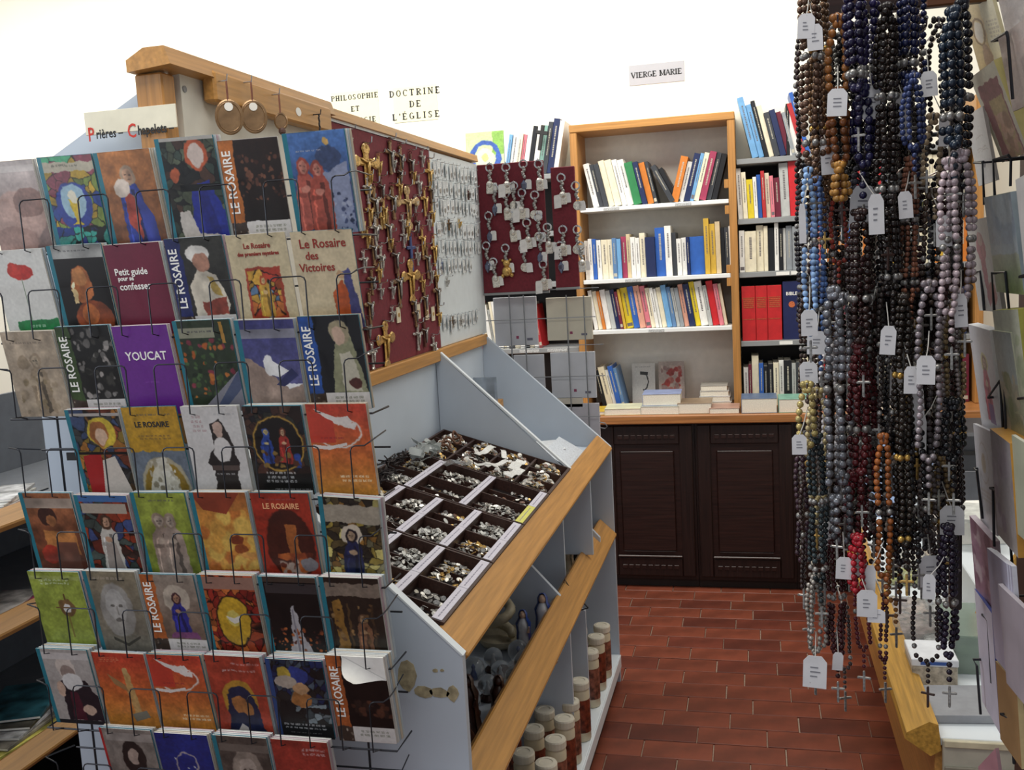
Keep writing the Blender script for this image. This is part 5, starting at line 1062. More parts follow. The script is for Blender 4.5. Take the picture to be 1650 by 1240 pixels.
# black cross standing among the white books there
p = at(868, 225, 'y', 4.80)
o = ob('small_cross', MB().bbox(-.009, .009, 0, .012, 0, .12, .002).bbox(-.03, .03, -.0005, .0115, .075, .093, .002), INK); o.location = (p[0], 4.806, p[2]-.05); o.rotation_euler = (0, .2, 0); setp(o, 'small black cross in front of the white books, upper left', 'cross')

# ------------------------------------------------------------------ display unit at the far left
gl = thing('low_display', (-2.15, 2.3, 0), 'second display with oak rails and grey shelves at the left edge', 'display unit')
XE = -1.9
def lrail(z, x=XE): return MB().bbox(-.03, .03, .9, 3.4, -.02, .005, .004, M=Matrix(((.8, 0, .6, x), (0, 1, 0, 0), (-.6, 0, .8, z), (0, 0, 0, 1))))
for z in (1.01, .74, .37):
    ob('front_rail', lrail(z), WOOD, gl); ob('shelf', MB().bbox(-2.42, XE-.02, .9, 3.4, z-.03, z-.014, .002), mat('6c7076', .5, 0, .04), gl)
ob('back_panel', MB().box(-2.44, -2.421, .9, 3.4, .0, 1.25), mat('5c6168', .6, 0, .04), gl)
for y in (.88, 3.4): ob('end_panel', MB().box(-2.44, XE-.01, y, y+.018, 0, 1.0), LAM, gl)
ob('kick_board', MB().box(-2.42, XE-.04, .9, 3.4, 0, .08), BLACK, gl)
def flatmag(x, y, z, w, d, h, rz, c, label, cat='magazine'):
    M = Matrix.Translation((x, y, z)) @ Matrix.Rotation(rz, 4, 'Z'); o = ob('magazine', MB().bbox(-w/2, w/2, -d/2, d/2, 0, h, .0008, M=M), mat(c, .35, 0, .45, 18, key='glossy cover')); setp(o, label, cat)
    ob('pages', MB().box(-w/2+.001, w/2-.0005, -d/2-.0004, d/2+.0004, h*.2, h*.8, M=M), PAPER, o)
for k in range(5): flatmag(-2.02-.01*k, 2.2+.02*k, .997+.008*k, .15, .21, .007, .1*k, ['d8d4cc', 'a82c30', 'e2e0da', 'c8c4ba', 'ddd8d0'][k], 'flat booklet on the top far left display shelf, %s from bottom' % ORD[k])
for k in range(3): flatmag(-2.0-.02*k, 2.25-.02*k, .727+.006*k, .16, .22, .0055, .15*k, ['3a4048', 'a03a6a', 'b8b4b0'][k], 'glossy magazine on the middle far left display shelf, %s from bottom' % ORD[k])
for k in range(6): flatmag(-2.02-.012*k, 2.16+.03*k, .357+.010*k, .17, .25, .009, .12*k-.2, ['2a6a74', 'c8b85a', '8a8478', 'd0ccc0', '4a463c', '2f5f6a'][k], 'magazine on the lowest far left display shelf, %s from the bottom' % ORD[k])
M = Matrix.Translation((-2.06, 2.62, 1.005)) @ Matrix.Rotation(.5, 4, 'Z') @ Matrix.Rotation(-.25, 4, 'X')
o = ob('booklet', MB().box(-.07, .05, 0, .006, 0, .165, M=M), [picture_mat(paint([('G', 0, 0, 1, 1, '4a90d0', '2a50a0'), ('B', .2, .5, .9, 1, 20, .12, ['d8d040', '3f8a4a', 'c8c8c0'])], 93))], uv={2: [(0, 0), (1, 0), (1, 1), (0, 1)]}); setp(o, 'blue and yellow picture booklet propped on the far left display', 'booklet')
o = ob('picture_book', MB().bbox(-2.2, -2.04, 3.0, 3.006, 1.0, 1.22, .001), mat('3f6fb0', .4, 0, .2, 10)); setp(o, 'blue booklet standing farther back on the left display', 'booklet')

# ------------------------------------------------------------------ counter at the right
rc = thing('right_counter', (.65, 3.2, 0), 'low counter with a chunky oak rail on the right side of the aisle', 'counter')
RY0, RY1 = 2.34, 4.52
ob('front_rail', MB().prism([(.318, .440), (.322, .455), (.372, .484), (.392, .478), (.398, .415), (.375, .400)], 'y', RY0, RY1), mat('b58a3c', .4, 0, .14, 14, .15, kind='wood', key='yellow oak'), rc)
ob('front_panel', MB().bbox(.385, .405, RY0+.01, RY1, .09, .44, .002), WOOD, rc)
ob('base', MB().box(.43, .45, RY0+.03, RY1, .001, .40), WOOD, rc)
ob('top_board', MB().bbox(.396, 1.15, RY0+.005, RY1, .425, .445, .002), LAMW, rc)
ob('end_panel', MB().bbox(.40, 1.15, RY0-.012, RY0+.004, .001, .445, .002), mat('b7b3a2', .5, 0, .04, key='cream end'), rc)
ob('end_strip', MB().bbox(.402, 1.15, RY0-.018, RY0-.0122, .37, .385, .002), mat('8a8474', .5), rc)
ob('end_strip', MB().bbox(.402, 1.15, RY0-.018, RY0-.0122, .432, .449, .002), mat('cfc5a6', .5), rc)
ob('riser', MB().bbox(.60, 1.15, 2.9, RY1, .446, .60, .003), LAMW, rc)
pw = at(1555, 870, 'y', 3.1)
ob('slanted_divider', MB().prism([(.52, .447), (.80, .447), (.80, .86), (.76, .86)], 'y', 2.87, 2.895), mat('b58a3c', .4, 0, .14, 14, .15, kind='woodz', key='yellow oak'), rc)
ZC = .4455
film = mat('eef0ee', .10, 0, .08, 60, .6, trans=.85, key='crinkled film')
def bag(px, py, w, d, h, c, label, fill='w', rz=0., z=ZC):
    p = at(px, py, 'z', z+.002); x, y = p[0], p[1]
    t = thing('bagged_item', (x, y, z), label, 'bag', 'bagged goods on the right counter')
    R = Matrix.Translation((x, y, z)) @ Matrix.Rotation(rz, 4, 'Z')
    m = MB(); N = 7
    rs = random.Random(int(px*7+py))
    for s in (1, 0):
        for j in range(N+1):
            for i in range(N+1):
                u, v = i/N-.5, j/N-.5; e = max(0, 1-(2*abs(u))**4)*max(0, 1-(2*abs(v))**4)
                zz = (h*(.35+.65*e)*(.9+.25*rs.random()) if s else .001) if e > .001 else h*.3
                m.v.append(tuple(R @ Vector((u*w*(1+.06*rs.random()), v*d*(1+.06*rs.random()), zz))))
    K = (N+1)**2
    for s in (0, K):
        for j in range(N):
            for i in range(N):
                q = (s+j*(N+1)+i, s+j*(N+1)+i+1, s+(j+1)*(N+1)+i+1, s+(j+1)*(N+1)+i); m.f.append(q if s == 0 else q[::-1]); m.m.append(0)
    ob('plastic_film', m, film, t)
    ob('contents', MB().bbox(-w*.38, w*.38, -d*.38, d*.38, .002, h*.55, .004, M=R), mat(c, .5, 0, .35, 40, key='bag contents'), t)
bag(1462, 905, .14, .16, .04, 'c8c4b8', 'clear bag of pale cards at the far end of the right counter')
bag(1455, 935, .13, .12, .04, 'a8ac3a', 'clear bag with yellow green bow, left one on the right counter')
bag(1535, 930, .12, .12, .04, 'b0ae4a', 'clear bag with yellow green bow, right one on the right counter')
bag(1462, 985, .16, .20, .03, 'b8a8a0', 'shiny bag of pinkish cards behind the hanging rosaries')
bag(1470, 1020, .14, .16, .05, '8f7f7a', 'shiny bag of brown cards in front of the pinkish ones')
bag(1520, 985, .13, .16, .03, 'd0d0cc', 'crinkled bag of white cards in the middle of the right counter')
bag(1512, 895, .12, .14, .04, 'c8b49a', 'crinkled bag of cream cards at the far end of the right counter')
bag(1520, 1040, .12, .12, .03, 'c4c8c8', 'crinkled bag of white cards beside the glass box')
a = at(1470, 1105, 'z', ZC); o = ob('boxed_card', MB().bbox(a[0], a[0]+.11, a[1], a[1]+.13, ZC, ZC+.055, .002), mat('b5aa98', .5, 0, .2, 80)); setp(o, 'small beige box with a white and blue lid on the right counter', 'box')
ob('lid', MB().bbox(a[0]-.002, a[0]+.112, a[1]-.002, a[1]+.132, ZC+.0552, ZC+.075, .002), mat('dfe2e6', .4, 0, .05), o)
ob('blue_print', MB().box(a[0]+.02, a[0]+.09, a[1]-.0026, a[1]-.0019, ZC+.060, ZC+.069), mat('3a5aa0', .5), o)
a = at(1540, 1085, 'z', ZC); gb = thing('glass_box', (a[0]+.07, a[1]+.12, ZC), 'pale green glass box on the right counter near its end', 'box')
gm = mat('b8c8bc', .08, 0, .02, trans=.6, key='green glass')
for (x0, x1, y0, y1) in ((0, .14, 0, .004), (0, .14, .256, .26), (0, .004, .004, .256), (.136, .14, .004, .256)): ob('pane', MB().box(a[0]+x0, a[0]+x1, a[1]+y0, a[1]+y1, ZC+.001, ZC+.10), gm, gb)
ob('lid', MB().box(a[0], a[0]+.14, a[1], a[1]+.26, ZC+.1005, ZC+.105), gm, gb)
for k in range(3): ob('card_stack', MB().bbox(a[0]+.01, a[0]+.13, a[1]+.012+k*.08, a[1]+.082+k*.08, ZC+.001, ZC+.05+.012*k, .002), mat(['b8bfb8', 'c8ccc4', 'a8b0a8'][k], .6, 0, .1, 60), gb)
a = at(1545, 1160, 'z', ZC)
sheet('grey_tray', (a[0]+.03, a[1]+.07, ZC+.001), .20, .17, .02, .1, mat('8f9196', .5, 0, .05), 'flat grey tray lid at the near end of the right counter', 'tray')
a = at(1503, 1130, 'z', ZC)
sheet('paper_sheet', (a[0], a[1], ZC+.001), .07, .22, .003, -.1, PAPER, 'white paper strip at the near end of the right counter', 'paper')
a = at(1545, 790, 'y', 3.9)
bx = ob('cash_machine', MB().bbox(a[0]-.04, a[0]+.34, 3.86, 4.2, .601, .88, .012), mat('34353a', .5, 0, .05)); setp(bx, 'dark grey machine on the raised part of the right counter', 'machine')
ob('front_plate', MB().bbox(a[0]-.02, a[0]+.30, 3.853, 3.8605, .63, .74, .003), mat('55565c', .4), bx)
ob('paper_slot', MB().box(a[0], a[0]+.28, 3.852, 3.8532, .80, .815), BLACK, bx)
a = at(1560, 850, 'y', 3.4)
sheet('white_box', (a[0]+.03, 3.5, .601), .22, .22, .09, .1, PAPER, 'white cardboard box in front of the dark grey machine', 'box')
sheet('white_folder', (a[0]+.01, 3.42, .692), .16, .22, .012, -.2, mat('c8cac4', .5, 0, .1), 'pale folder lying on the white cardboard box', 'folder')
a = at(1465, 850, 'y', 4.3)
sheet('blue_sheet', (a[0], 4.3, .447), .34, .004, .34, 0, mat('9fb4d8', .5, 0, .05), 'light blue sheet standing at the far end of the right counter', 'sheet', (-.12, 0))

# ------------------------------------------------------------------ rosary stand
YB = 1.30
rs_ = thing('rosary_stand', (.2, YB, 1.3), 'dark wooden hanging frame with hooks for rosaries', 'rack')
def bar(px0, py0, px1, py1, h, y=YB, m=DARKWX, name='cross_bar', d=.018):
    a = at(px0, py0, 'y', y); b = at(px1, py1, 'y', y)
    return ob(name, MB().bbox(a[0], b[0], y, y+d, (a[2]+b[2])/2-h, (a[2]+b[2])/2, .002), m, rs_)
XB = .34
b0 = at(1323, 24, 'y', YB); b1 = at(1530, 8, 'y', YB)
ob('cross_bar', MB().bbox(b0[0], XB, YB, YB+.018, 1.868, 1.890, .002), DARKWX, rs_)
ob('bar_end', MB().bbox(at(1490, 20, 'y', YB)[0], XB, YB-.006, YB-.0005, 1.866, 1.886, .002), mat('6a4024', .4, 0, .15, 20, kind='woodx'), rs_)
pa, pb_, pc = at(1447, 300, 'y', YB)[0], at(1462, 300, 'y', YB)[0], at(1532, 200, 'y', YB)[0]
ob('post', MB().bbox(pa, pb_, YB+.001, YB+.017, 1.22, 1.8675, .002), DARKW, rs_)
ob('post', MB().bbox(pc, pc+.014, YB+.001, YB+.017, 1.13, 1.8675, .002), DARKW, rs_)
for (x0, x1, z1, h) in ((at(1320, 440, 'y', YB)[0], pc+.014, 1.562, .014), (at(1405, 452, 'y', YB)[0], pc, 1.556, .09), (at(1310, 700, 'y', YB)[0], pc+.014, 1.375, .014), (at(1310, 700, 'y', YB)[0], pc+.014, 1.72, .008), (at(1330, 820, 'y', YB)[0], pc+.014, 1.262, .012)):
    ob('cross_bar', MB().bbox(x0, x1, YB-.0005-(.004 if h > .05 else 0), YB+.0005, z1-h, z1, .0004) if h > .05 else MB().tube([(x0, YB+.0, z1), (x1, YB+.0, z1)], h*.35, 8), DARKW if h > .05 else WIRE, rs_)
def ballt(n=7, m=5):
    vs = []; fs = []
    for i in range(m):
        ph = PI*(i+.5)/m
        for k in range(n): vs.append((math.sin(ph)*math.cos(2*PI*k/n), math.sin(ph)*math.sin(2*PI*k/n), math.cos(ph)*1.04))
    for i in range(m-1):
        for k in range(n): fs.append((i*n+k, (i+1)*n+k, (i+1)*n+(k+1) % n, i*n+(k+1) % n))
    fs += [tuple(range(n)), tuple((m-1)*n+k for k in range(n-1, -1, -1))]
    return np.array(vs), fs
BV, BF = ballt()
TAGW = mat('e6e5e6', .55, 0, .04, 40, key='price card'); STR = mat('c8c4bc', .6, 0, 0, key='string')
CNM = {}
def rosary(px, yt, yb, Y, colr, r, turns, label_c, w=9., tags=(), metal=0., pend='s', rough=.16, alt=None):
    """px: pixel column of the middle; yt, yb: top and foot of the loop of beads; r in mm"""
    r = r/1000*.88; w = w/1000
    T = at(px, yt, 'y', Y); B = at(px, yb, 'y', Y); L = T[2]-B[2]; X = T[0]
    t = thing('rosary', (X, Y, T[2]), label_c, 'rosary', 'rosaries on the hanging frame')
    m1 = mat(colr, rough, metal, .25, 60, key='beads'); m2 = mat(alt, .25, .7, .1, key='spacer') if alt else SILV[1]
    P = []; mi = []
    for k in range(turns):
        ww = w*(.55+.5*k/max(1, turns-1)) if turns > 1 else w
        dz = L*rnd.uniform(0, .07)*k; dy = (k-(turns-1)/2)*2.1*r; sk = rnd.uniform(-.15, .15)*w; ph = rnd.random()*6
        for sgn in (-1, 1):
            z = 0; n = 0
            while z < L-dz-ww:
                f = z/L; spread = ww*min(1, .25+math.sqrt(z/.05)) if z < .03 else ww
                x = sgn*spread+sk*f+.0012*math.sin(z*60+ph)+rnd.uniform(-.0003, .0003)
                P.append((X+x, Y+dy+.002*math.sin(z*40+ph+sgn)+(sgn*.0006), T[2]-z-.004)); mi.append(1 if n % 11 == 10 else 0)
                z += r*2.05 if n % 11 not in (9, 10) else r*3.0
                n += 1
        q = int(max(3, PI*ww/(2.05*r)))
        for j in range(1, q): a = PI*j/q; P.append((X+sk-ww*math.cos(a), Y+dy, T[2]-(L-dz-ww)-ww*math.sin(a)*1.0-.002)); mi.append(0)
        for j in range(3): a = PI*(j+.5)/3; P.append((X-ww*.6*math.cos(a), Y+dy, T[2]+.001+ww*.25*math.sin(a))); mi.append(0)
    P = np.array(P); nv = len(BV)
    V = (P[:, None, :]+BV[None]*r*np.where(np.array(mi) == 1, 1.05, 1.)[:, None, None]).reshape(-1, 3)
    F = [tuple(i+k*nv for i in f) for k in range(len(P)) for f in BF]
    c = np.array([X, Y, T[2]]); me = bpy.data.meshes.new('beads'); me.from_pydata((V-c).tolist(), [], F)
    me.materials.append(m1); me.materials.append(m2)
    me.polygons.foreach_set('material_index', np.repeat(mi, len(BF)).tolist()); me.polygons.foreach_set('use_smooth', [True]*len(F))
    o = bpy.data.objects.new('beads', me); COL.objects.link(o); o.parent = t; o['kind'] = 'stuff'
    # hook back to the frame, short chain and crucifix
    ob('hook', MB().tube([(X, YB, T[2]-.006), (X, Y-.002, T[2]-.004), (X, Y-.007, T[2]+.004)], .0011, 5), CHROME, t)
    if pend:
        zz = B[2]; sc = 1.
        ch = MB(); xs = X+rnd.uniform(-.3, .3)*w
        for j in range(4): ch.ball((xs, Y-.004-r, zz-.003-j*r*2.3), r*.9, 6, 4)
        ob('pendant_chain', ch, m1, t, smooth=True)
        M = Matrix.Translation((xs, Y-.004-r, zz-.003-4*r*2.3)) @ Matrix.Rotation(-PI/2+rnd.uniform(-.5, .5), 4, 'Z')
        cm = {'s': SILV[1], 'g': GLD, 'b': mat('3a2620', .4, 0, .1)}[pend]
        cx = ob('crucifix', cross_mb(.013, .023, .002, .0028, .5, M=M), cm, t)
    for (tx, ty, tw, th) in tags:
        a = at(tx, ty, 'y', Y-.012); w_, h_ = tw/FPX*(Y-.012)*1.02/1., th/FPX*(Y-.012)
        yy = Y-.012; rz = rnd.uniform(-.12, .12)
        M = Matrix.Translation((a[0], yy, a[2])) @ Matrix.Rotation(rnd.uniform(-.06, .08), 4, 'Y') @ Matrix.Rotation(rz, 4, 'Z')
        mb = MB(); pts = [(-w_/2, -h_/2), (w_/2, -h_/2), (w_/2, h_*.32), (w_*.28, h_/2), (-w_*.28, h_/2), (-w_/2, h_*.32)]
        mb.prism(pts, 'y', -.0003, .0003); mb.v = [tuple(M @ Vector(p)) for p in mb.v]
        g = ob('price_tag', mb, TAGW, t)
        if tw > 16:
            pm = MB()
            for j in range(3): pm.box(-w_*.2, w_*rnd.uniform(.0, .25), -.0006, -.0004, h_*(.12-.14*j), h_*(.16-.14*j), M=M)
            setp(ob('print', pm, mat('8a8a90', .7), g), kind='stuff')
        top = M @ Vector((0, 0, h_*.42)); sx_ = X
        ob('string', MB().tube([tuple(top), ((top.x+sx_)/2, yy+.003, top.z+.012), (sx_, Y, top.z+.028)], .0006, 4), STR, g)
    return t
RL = [
 # px, top, foot, depth, colour, r, turns, colour words, half width, tags, metal, pendant
 (1304, -40, 262, 1.17, '5f4738', 4.3, 2, 'bronze brown metallic', 9, [(1299, 42, 24, 36), (1313, 60, 22, 38)], .35, 's'),
 (1318, -40, 325, 1.20, '7b5e44', 4.0, 2, 'pale bronze', 9, [(1334, 255, 20, 48)], .35, 'g'),
 (1298, 60, 400, 1.25, '3b2b28', 3.8, 1, 'dark brown', 9, [], .1, 's'),
 (1349, 32, 150, 1.17, '96602f', 5.2, 1, 'light wood', 9, [(1349, 165, 28, 40)], 0, None),
 (1350, 150, 262, 1.18, '7e4a26', 5.2, 2, 'reddish wood', 10, [], 0, 'b'),
 (1337, 60, 190, 1.24, '9a9890', 3, 1, 'small silver', 8, [], .6, 's'),
 (1377, -40, 140, 1.16, '1d1938', 5.2, 2, 'deep violet', 8, [], 0, 's'),
 (1399, -40, 162, 1.19, '2a2452', 5, 2, 'violet blue', 9, [(1404, 165, 24, 48)], 0, 's'),
 (1390, 145, 262, 1.18, '1e1d40', 5.4, 2, 'dark indigo', 10, [], 0, 's'),
 (1386, 255, 350, 1.21, '3c3a44', 4, 2, 'smoke grey', 8, [(1390, 333, 36, 62)], .1, None),
 (1412, 20, 210, 1.24, '8c8a94', 3, 1, 'sparkling grey', 8, [], .5, 's'),
 (1428, 14, 340, 1.17, '1f1713', 4.6, 2, 'near black brown', 9, [], 0, 'b'),
 (1441, 40, 400, 1.22, '2f2019', 4.0, 2, 'dark walnut', 10, [(1455, 185, 20, 62)], 0, 's'),
 (1462, -40, 135, 1.18, '151c40', 4.6, 2, 'midnight blue', 8, [], 0, 's'),
 (1476, -40, 240, 1.22, '1a2350', 4.2, 1, 'royal blue', 8, [], .0, 's'),
 (1472, 125, 235, 1.16, '34406a', 3.6, 2, 'blue crystal', 10, [], .1, 's'),
 (1492, 36, 235, 1.19, '3a3634', 3.0, 1, 'thin charcoal', 15, [(1497, 135, 22, 36)], .2, 's'),
 (1503, 190, 310, 1.20, 'b9a282', 4, 1, 'cream and amber', 8, [(1521, 210, 14, 46)], 0, 's'),
 (1512, 36, 260, 1.23, '2a201e', 3.6, 1, 'thin black brown', 9, [], 0, 's'),
 (1537, 20, 230, 1.16, '1f2a38', 5.4, 2, 'slate blue black', 8, [], 0, 's'),
 (1551, 6, 250, 1.20, '14171f', 5.0, 2, 'jet black', 7, [], 0, 's'),
 (1302, 276, 500, 1.16, '8caede', 3.8, 1, 'sky blue crystal', 5, [(1293, 360, 10, 60), (1304, 520, 24, 40)], 0, 's'),
 (1317, 290, 560, 1.19, '5d7bb0', 3.5, 2, 'steel blue crystal', 6, [(1316, 552, 28, 36), (1303, 600, 26, 34)], .1, 's'),
 (1352, 268, 318, 1.17, 'b07f3c', 4.4, 2, 'amber', 9, [], 0, None),
 (1350, 312, 420, 1.20, '9c3a2c', 3.4, 1, 'coral red', 8, [], 0, 's'),
 (1334, 330, 470, 1.24, '4a4044', 3.2, 1, 'dull mauve', 8, [], .2, 's'),
 (1386, 345, 545, 1.17, '2a1916', 4.7, 3, 'dark coffee', 11, [(1412, 345, 22, 60)], 0, 's'),
 (1394, 420, 640, 1.22, '3a1c1c', 4.2, 2, 'dark garnet', 10, [], .1, 's'),
 (1433, 320, 470, 1.17, '1e1715', 4.3, 2, 'black onyx', 9, [], 0, 's'),
 (1466, 258, 480, 1.18, '7d4f3a', 3.2, 2, 'thin copper brown', 7, [(1459, 330, 20, 40)], .2, 's'),
 (1452, 330, 520, 1.23, '2c2422', 3.6, 1, 'smoky brown', 8, [], 0, 's'),
 (1500, 310, 450, 1.19, '46382f', 3.6, 1, 'dusky brown', 8, [(1521, 372, 22, 46)], 0, 's'),
 (1485, 330, 470, 1.22, '5a5a62', 3.4, 1, 'pewter', 8, [], .5, 's'),
 (1528, 262, 500, 1.15, 'b9a8ac', 4.5, 1, 'pink pearl', 7, [], .15, 's'),
 (1549, 250, 480, 1.17, 'a8999d', 4.5, 2, 'rose grey pearl', 12, [(1548, 500, 18, 50)], .15, 's'),
 (1540, 470, 640, 1.20, '8f7a58', 3.6, 1, 'old gold', 9, [], .3, 'g'),
 (1343, 470, 800, 1.16, '84868c', 5.6, 1, 'large pewter', 7, [], .5, 's'),
 (1358, 480, 770, 1.19, '9b9ba0', 5.2, 1, 'large silver', 7, [], .5, 's'),
 (1335, 560, 720, 1.22, 'c8c2c2', 3.6, 1, 'small white crystal', 8, [], .1, 's'),
 (1384, 560, 755, 1.17, '4d1519', 4.7, 2, 'deep garnet', 9, [], 0, 's'),
 (1398, 600, 770, 1.21, '5c1a20', 4.2, 2, 'ruby', 9, [], 0, 's'),
 (1412, 470, 640, 1.19, '4a4846', 3.2, 1, 'gunmetal', 7, [(1400, 520, 6, 40)], .4, 's'),
 (1428, 450, 690, 1.17, '332c2a', 3.6, 1, 'dark hematite', 7, [(1431, 548, 22, 44)], .3, 's'),
 (1442, 560, 760, 1.22, '6a6868', 3.2, 1, 'thin pewter', 7, [(1444, 612, 18, 46)], .5, 's'),
 (1456, 480, 870, 1.16, '231c16', 4.3, 2, 'long black and gold', 7, [(1468, 612, 20, 42)], 0, 'g'),
 (1472, 520, 700, 1.20, '8f7440', 3.0, 1, 'thin gold', 7, [(1480, 655, 16, 70)], .6, 'g'),
 (1497, 460, 735, 1.15, '8f868a', 4.5, 1, 'large grey pearl', 10, [(1492, 596, 26, 44)], .3, 's'),
 (1512, 560, 740, 1.20, '605a5c', 3.8, 1, 'smoked pearl', 8, [(1487, 700, 10, 60)], .3, 's'),
 (1530, 490, 700, 1.19, '857c7c', 3.0, 1, 'thin silver grey', 8, [], .5, 's'),
 (1535, 650, 735, 1.16, '14161a', 4.6, 2, 'shiny jet', 12, [], .1, 's'),
 (1300, 622, 715, 1.15, 'b6a468', 4.6, 1, 'round gold pearl', 8, [(1288, 716, 22, 32)], .3, None),
 (1316, 632, 800, 1.18, 'bfae80', 4.2, 1, 'pale gold pearl', 10, [], .3, 'g'),
 (1290, 725, 900, 1.21, '3b2631', 4.0, 1, 'plum', 5, [], .1, 's'),
 (1316, 705, 930, 1.16, '2c3639', 3.7, 2, 'green black', 8, [], .3, 's'),
 (1300, 770, 960, 1.19, '2f1e1c', 3.4, 1, 'fine dark brown', 7, [], 0, 's'),
 (1328, 800, 900, 1.22, '74787a', 3.2, 2, 'fine steel', 8, [(1335, 860, 22, 40)], .6, 's'),
 (1357, 770, 870, 1.16, '5f6065', 5, 1, 'dark pewter', 9, [(1360, 915, 24, 36)], .5, None),
 (1377, 765, 880, 1.18, '5a171d', 4.2, 2, 'burgundy', 9, [(1382, 912, 26, 32)], 0, None),
 (1412, 700, 850, 1.20, '55504e', 3.6, 1, 'dull steel', 8, [], .3, 's'),
 (1423, 705, 925, 1.16, '9d5a2b', 4.3, 1, 'orange wood', 6, [(1402, 935, 16, 50)], 0, 'b'),
 (1440, 740, 860, 1.21, 'c4b0a0', 3.2, 1, 'fine beige', 7, [], 0, 's'),
 (1452, 800, 900, 1.18, '1d1417', 4.4, 2, 'blackcurrant', 9, [], 0, 'b'),
 (1479, 700, 860, 1.16, '1d1c1f', 4.3, 1, 'polished black', 7, [], .2, 's'),
 (1494, 740, 930, 1.19, '5f5654', 3.6, 1, 'grey brown', 8, [(1500, 920, 34, 50)], .3, 's'),
 (1518, 740, 850, 1.20, '7f6a48', 3.6, 2, 'antique gold', 10, [(1534, 838, 34, 46)], .4, 'g'),
 (1490, 850, 1062, 1.18, '2c2221', 3.4, 1, 'long thin dark', 13, [], .1, 'b'),
 (1528, 852, 1050, 1.16, '1f1729', 4.3, 2, 'purple black', 8, [(1497, 945, 18, 40)], .1, 's'),
 (1346, 860, 1050, 1.17, '3e1418', 3.8, 2, 'dark cherry', 8, [(1350, 1065, 16, 30)], .1, 's'),
 (1382, 868, 950, 1.15, 'a01c28', 4.3, 2, 'bright red', 8, [(1397, 972, 30, 44), (1412, 992, 26, 22)], 0, None),
 (1388, 900, 1040, 1.19, '5f1b26', 3.2, 1, 'wine red', 7, [], .1, 's'),
 (1313, 930, 1045, 1.16, '9a948c', 3.2, 2, 'silver and grey', 9, [(1313, 1082, 36, 54)], .4, 's'),
 (1360, 980, 1075, 1.19, '4b3c3a', 3.0, 1, 'fine umber', 7, [], .1, 's'),
 (1424, 960, 1060, 1.18, '4a1a24', 3.0, 1, 'thin claret', 3, [], .1, 's'),
 (1440, 880, 965, 1.20, '9c6a34', 3.6, 1, 'honey wood', 6, [], 0, 's'),
]
for (px, yt, yb, Y, c, r, tn, words_, w, tags, me_, pd) in RL:
    z = 'topmost row' if yt < 130 else 'upper middle of the frame' if yt < 420 else 'lower middle of the frame' if yt < 690 else 'bottom of the frame'
    turns_ = {1: 'single loop', 2: 'doubled', 3: 'thick bundled'}[tn]
    rosary(px, yt, yb, Y, c, r, tn, '%s %s rosary hanging in the %s' % (turns_, words_, z), w, tags, me_, pd, alt=('c9a257' if pd == 'g' or 'gold' in words_ else None))

NB = 62
tn_ = {}
def tier_n(yt):
    k = 0 if yt < 100 else 1 if yt < 400 else 2 if yt < 650 else 3
    tn_[k] = tn_.get(k, -1)+1; return tn_[k]
bpx = sorted(1297+rnd.uniform(0, 245) for _ in range(NB))
for i in range(NB):
    px = bpx[i]; yt = [30, 270, 470, 700, 60, 300, 605, 45, 460, 710, 180][i % 11]; L = rnd.uniform(180, 300)
    if yt > 650: L = rnd.uniform(120, 210)
    if px > 1480 and yt < 250: continue
    rosary(px, yt, yt+L, 1.245+rnd.uniform(0, .03), rnd.choice(['2a2220', '3a2a26', '241e22', '4a3a34', '2c2a30', '3a1c20', '5a5654', '1c1a1e']), rnd.uniform(3.4, 4.6), rnd.choice([1, 2, 2, 3]), 'dark rosary in the back layer, %s from left of its %s tier' % (ORD[tier_n(yt)], 'top' if yt < 100 else 'upper' if yt < 400 else 'middle' if yt < 650 else 'bottom'), rnd.uniform(7, 11), [], rnd.choice([0, .2, .4]), 's')

# ------------------------------------------------------------------ card rack at the right edge
XR2 = .345
k2 = thing('greeting_card_rack', (.36, 1.2, .6), 'dark board with wire pockets of greeting cards at the right edge', 'rack')
ob('back_board', MB().bbox(XR2, XR2+.02, .80, 1.46, .02, 2.1, .002), mat('3a241c', .5, 0, .15, 14, kind='woodz', key='dark board'), k2)
ob('foot', MB().bbox(XR2-.03, XR2+.09, .80, 1.46, .0005, .0195, .002), DARKW, k2)
def P3(q): return Vector(at(q[0], q[1], 'y', q[2]))
def card(tl, tr, bl, th, face, edge, label, cat='card', name='greeting_card', art=None, back=None):
    """parallelogram card given by its two upper corners and lower far corner (pixel x, y, distance)"""
    A, B, Cc = P3(tl), P3(tr), P3(bl); u = B-A; v = Cc-A; n = u.cross(v).normalized()
    if n.x < 0: n = -n
    D = B+v; vs = [A, B, D, Cc]; vs = vs+[p+n*th for p in vs]
    mb = MB().add(vs, [(0, 3, 2, 1), (4, 5, 6, 7), (0, 1, 5, 4), (1, 2, 6, 5), (2, 3, 7, 6), (3, 0, 4, 7)])
    mb.m = [0, 1, 1, 1, 1, 1]
    fm = picture_mat(paint(art, int(tl[0]))**.62) if art else mat(face, .4, 0, .06, 20, key='card face')
    o = ob(name, mb, [fm, mat(edge, .5, 0, .05, 60, key='card edge')], uv={0: [(0, 1), (0, 0), (1, 0), (1, 1)]}); setp(o, label, cat, 'greeting cards in the right rack'); return o
A_, B_ = 1.37, 1.28; C_, D_ = 1.25, 1.15
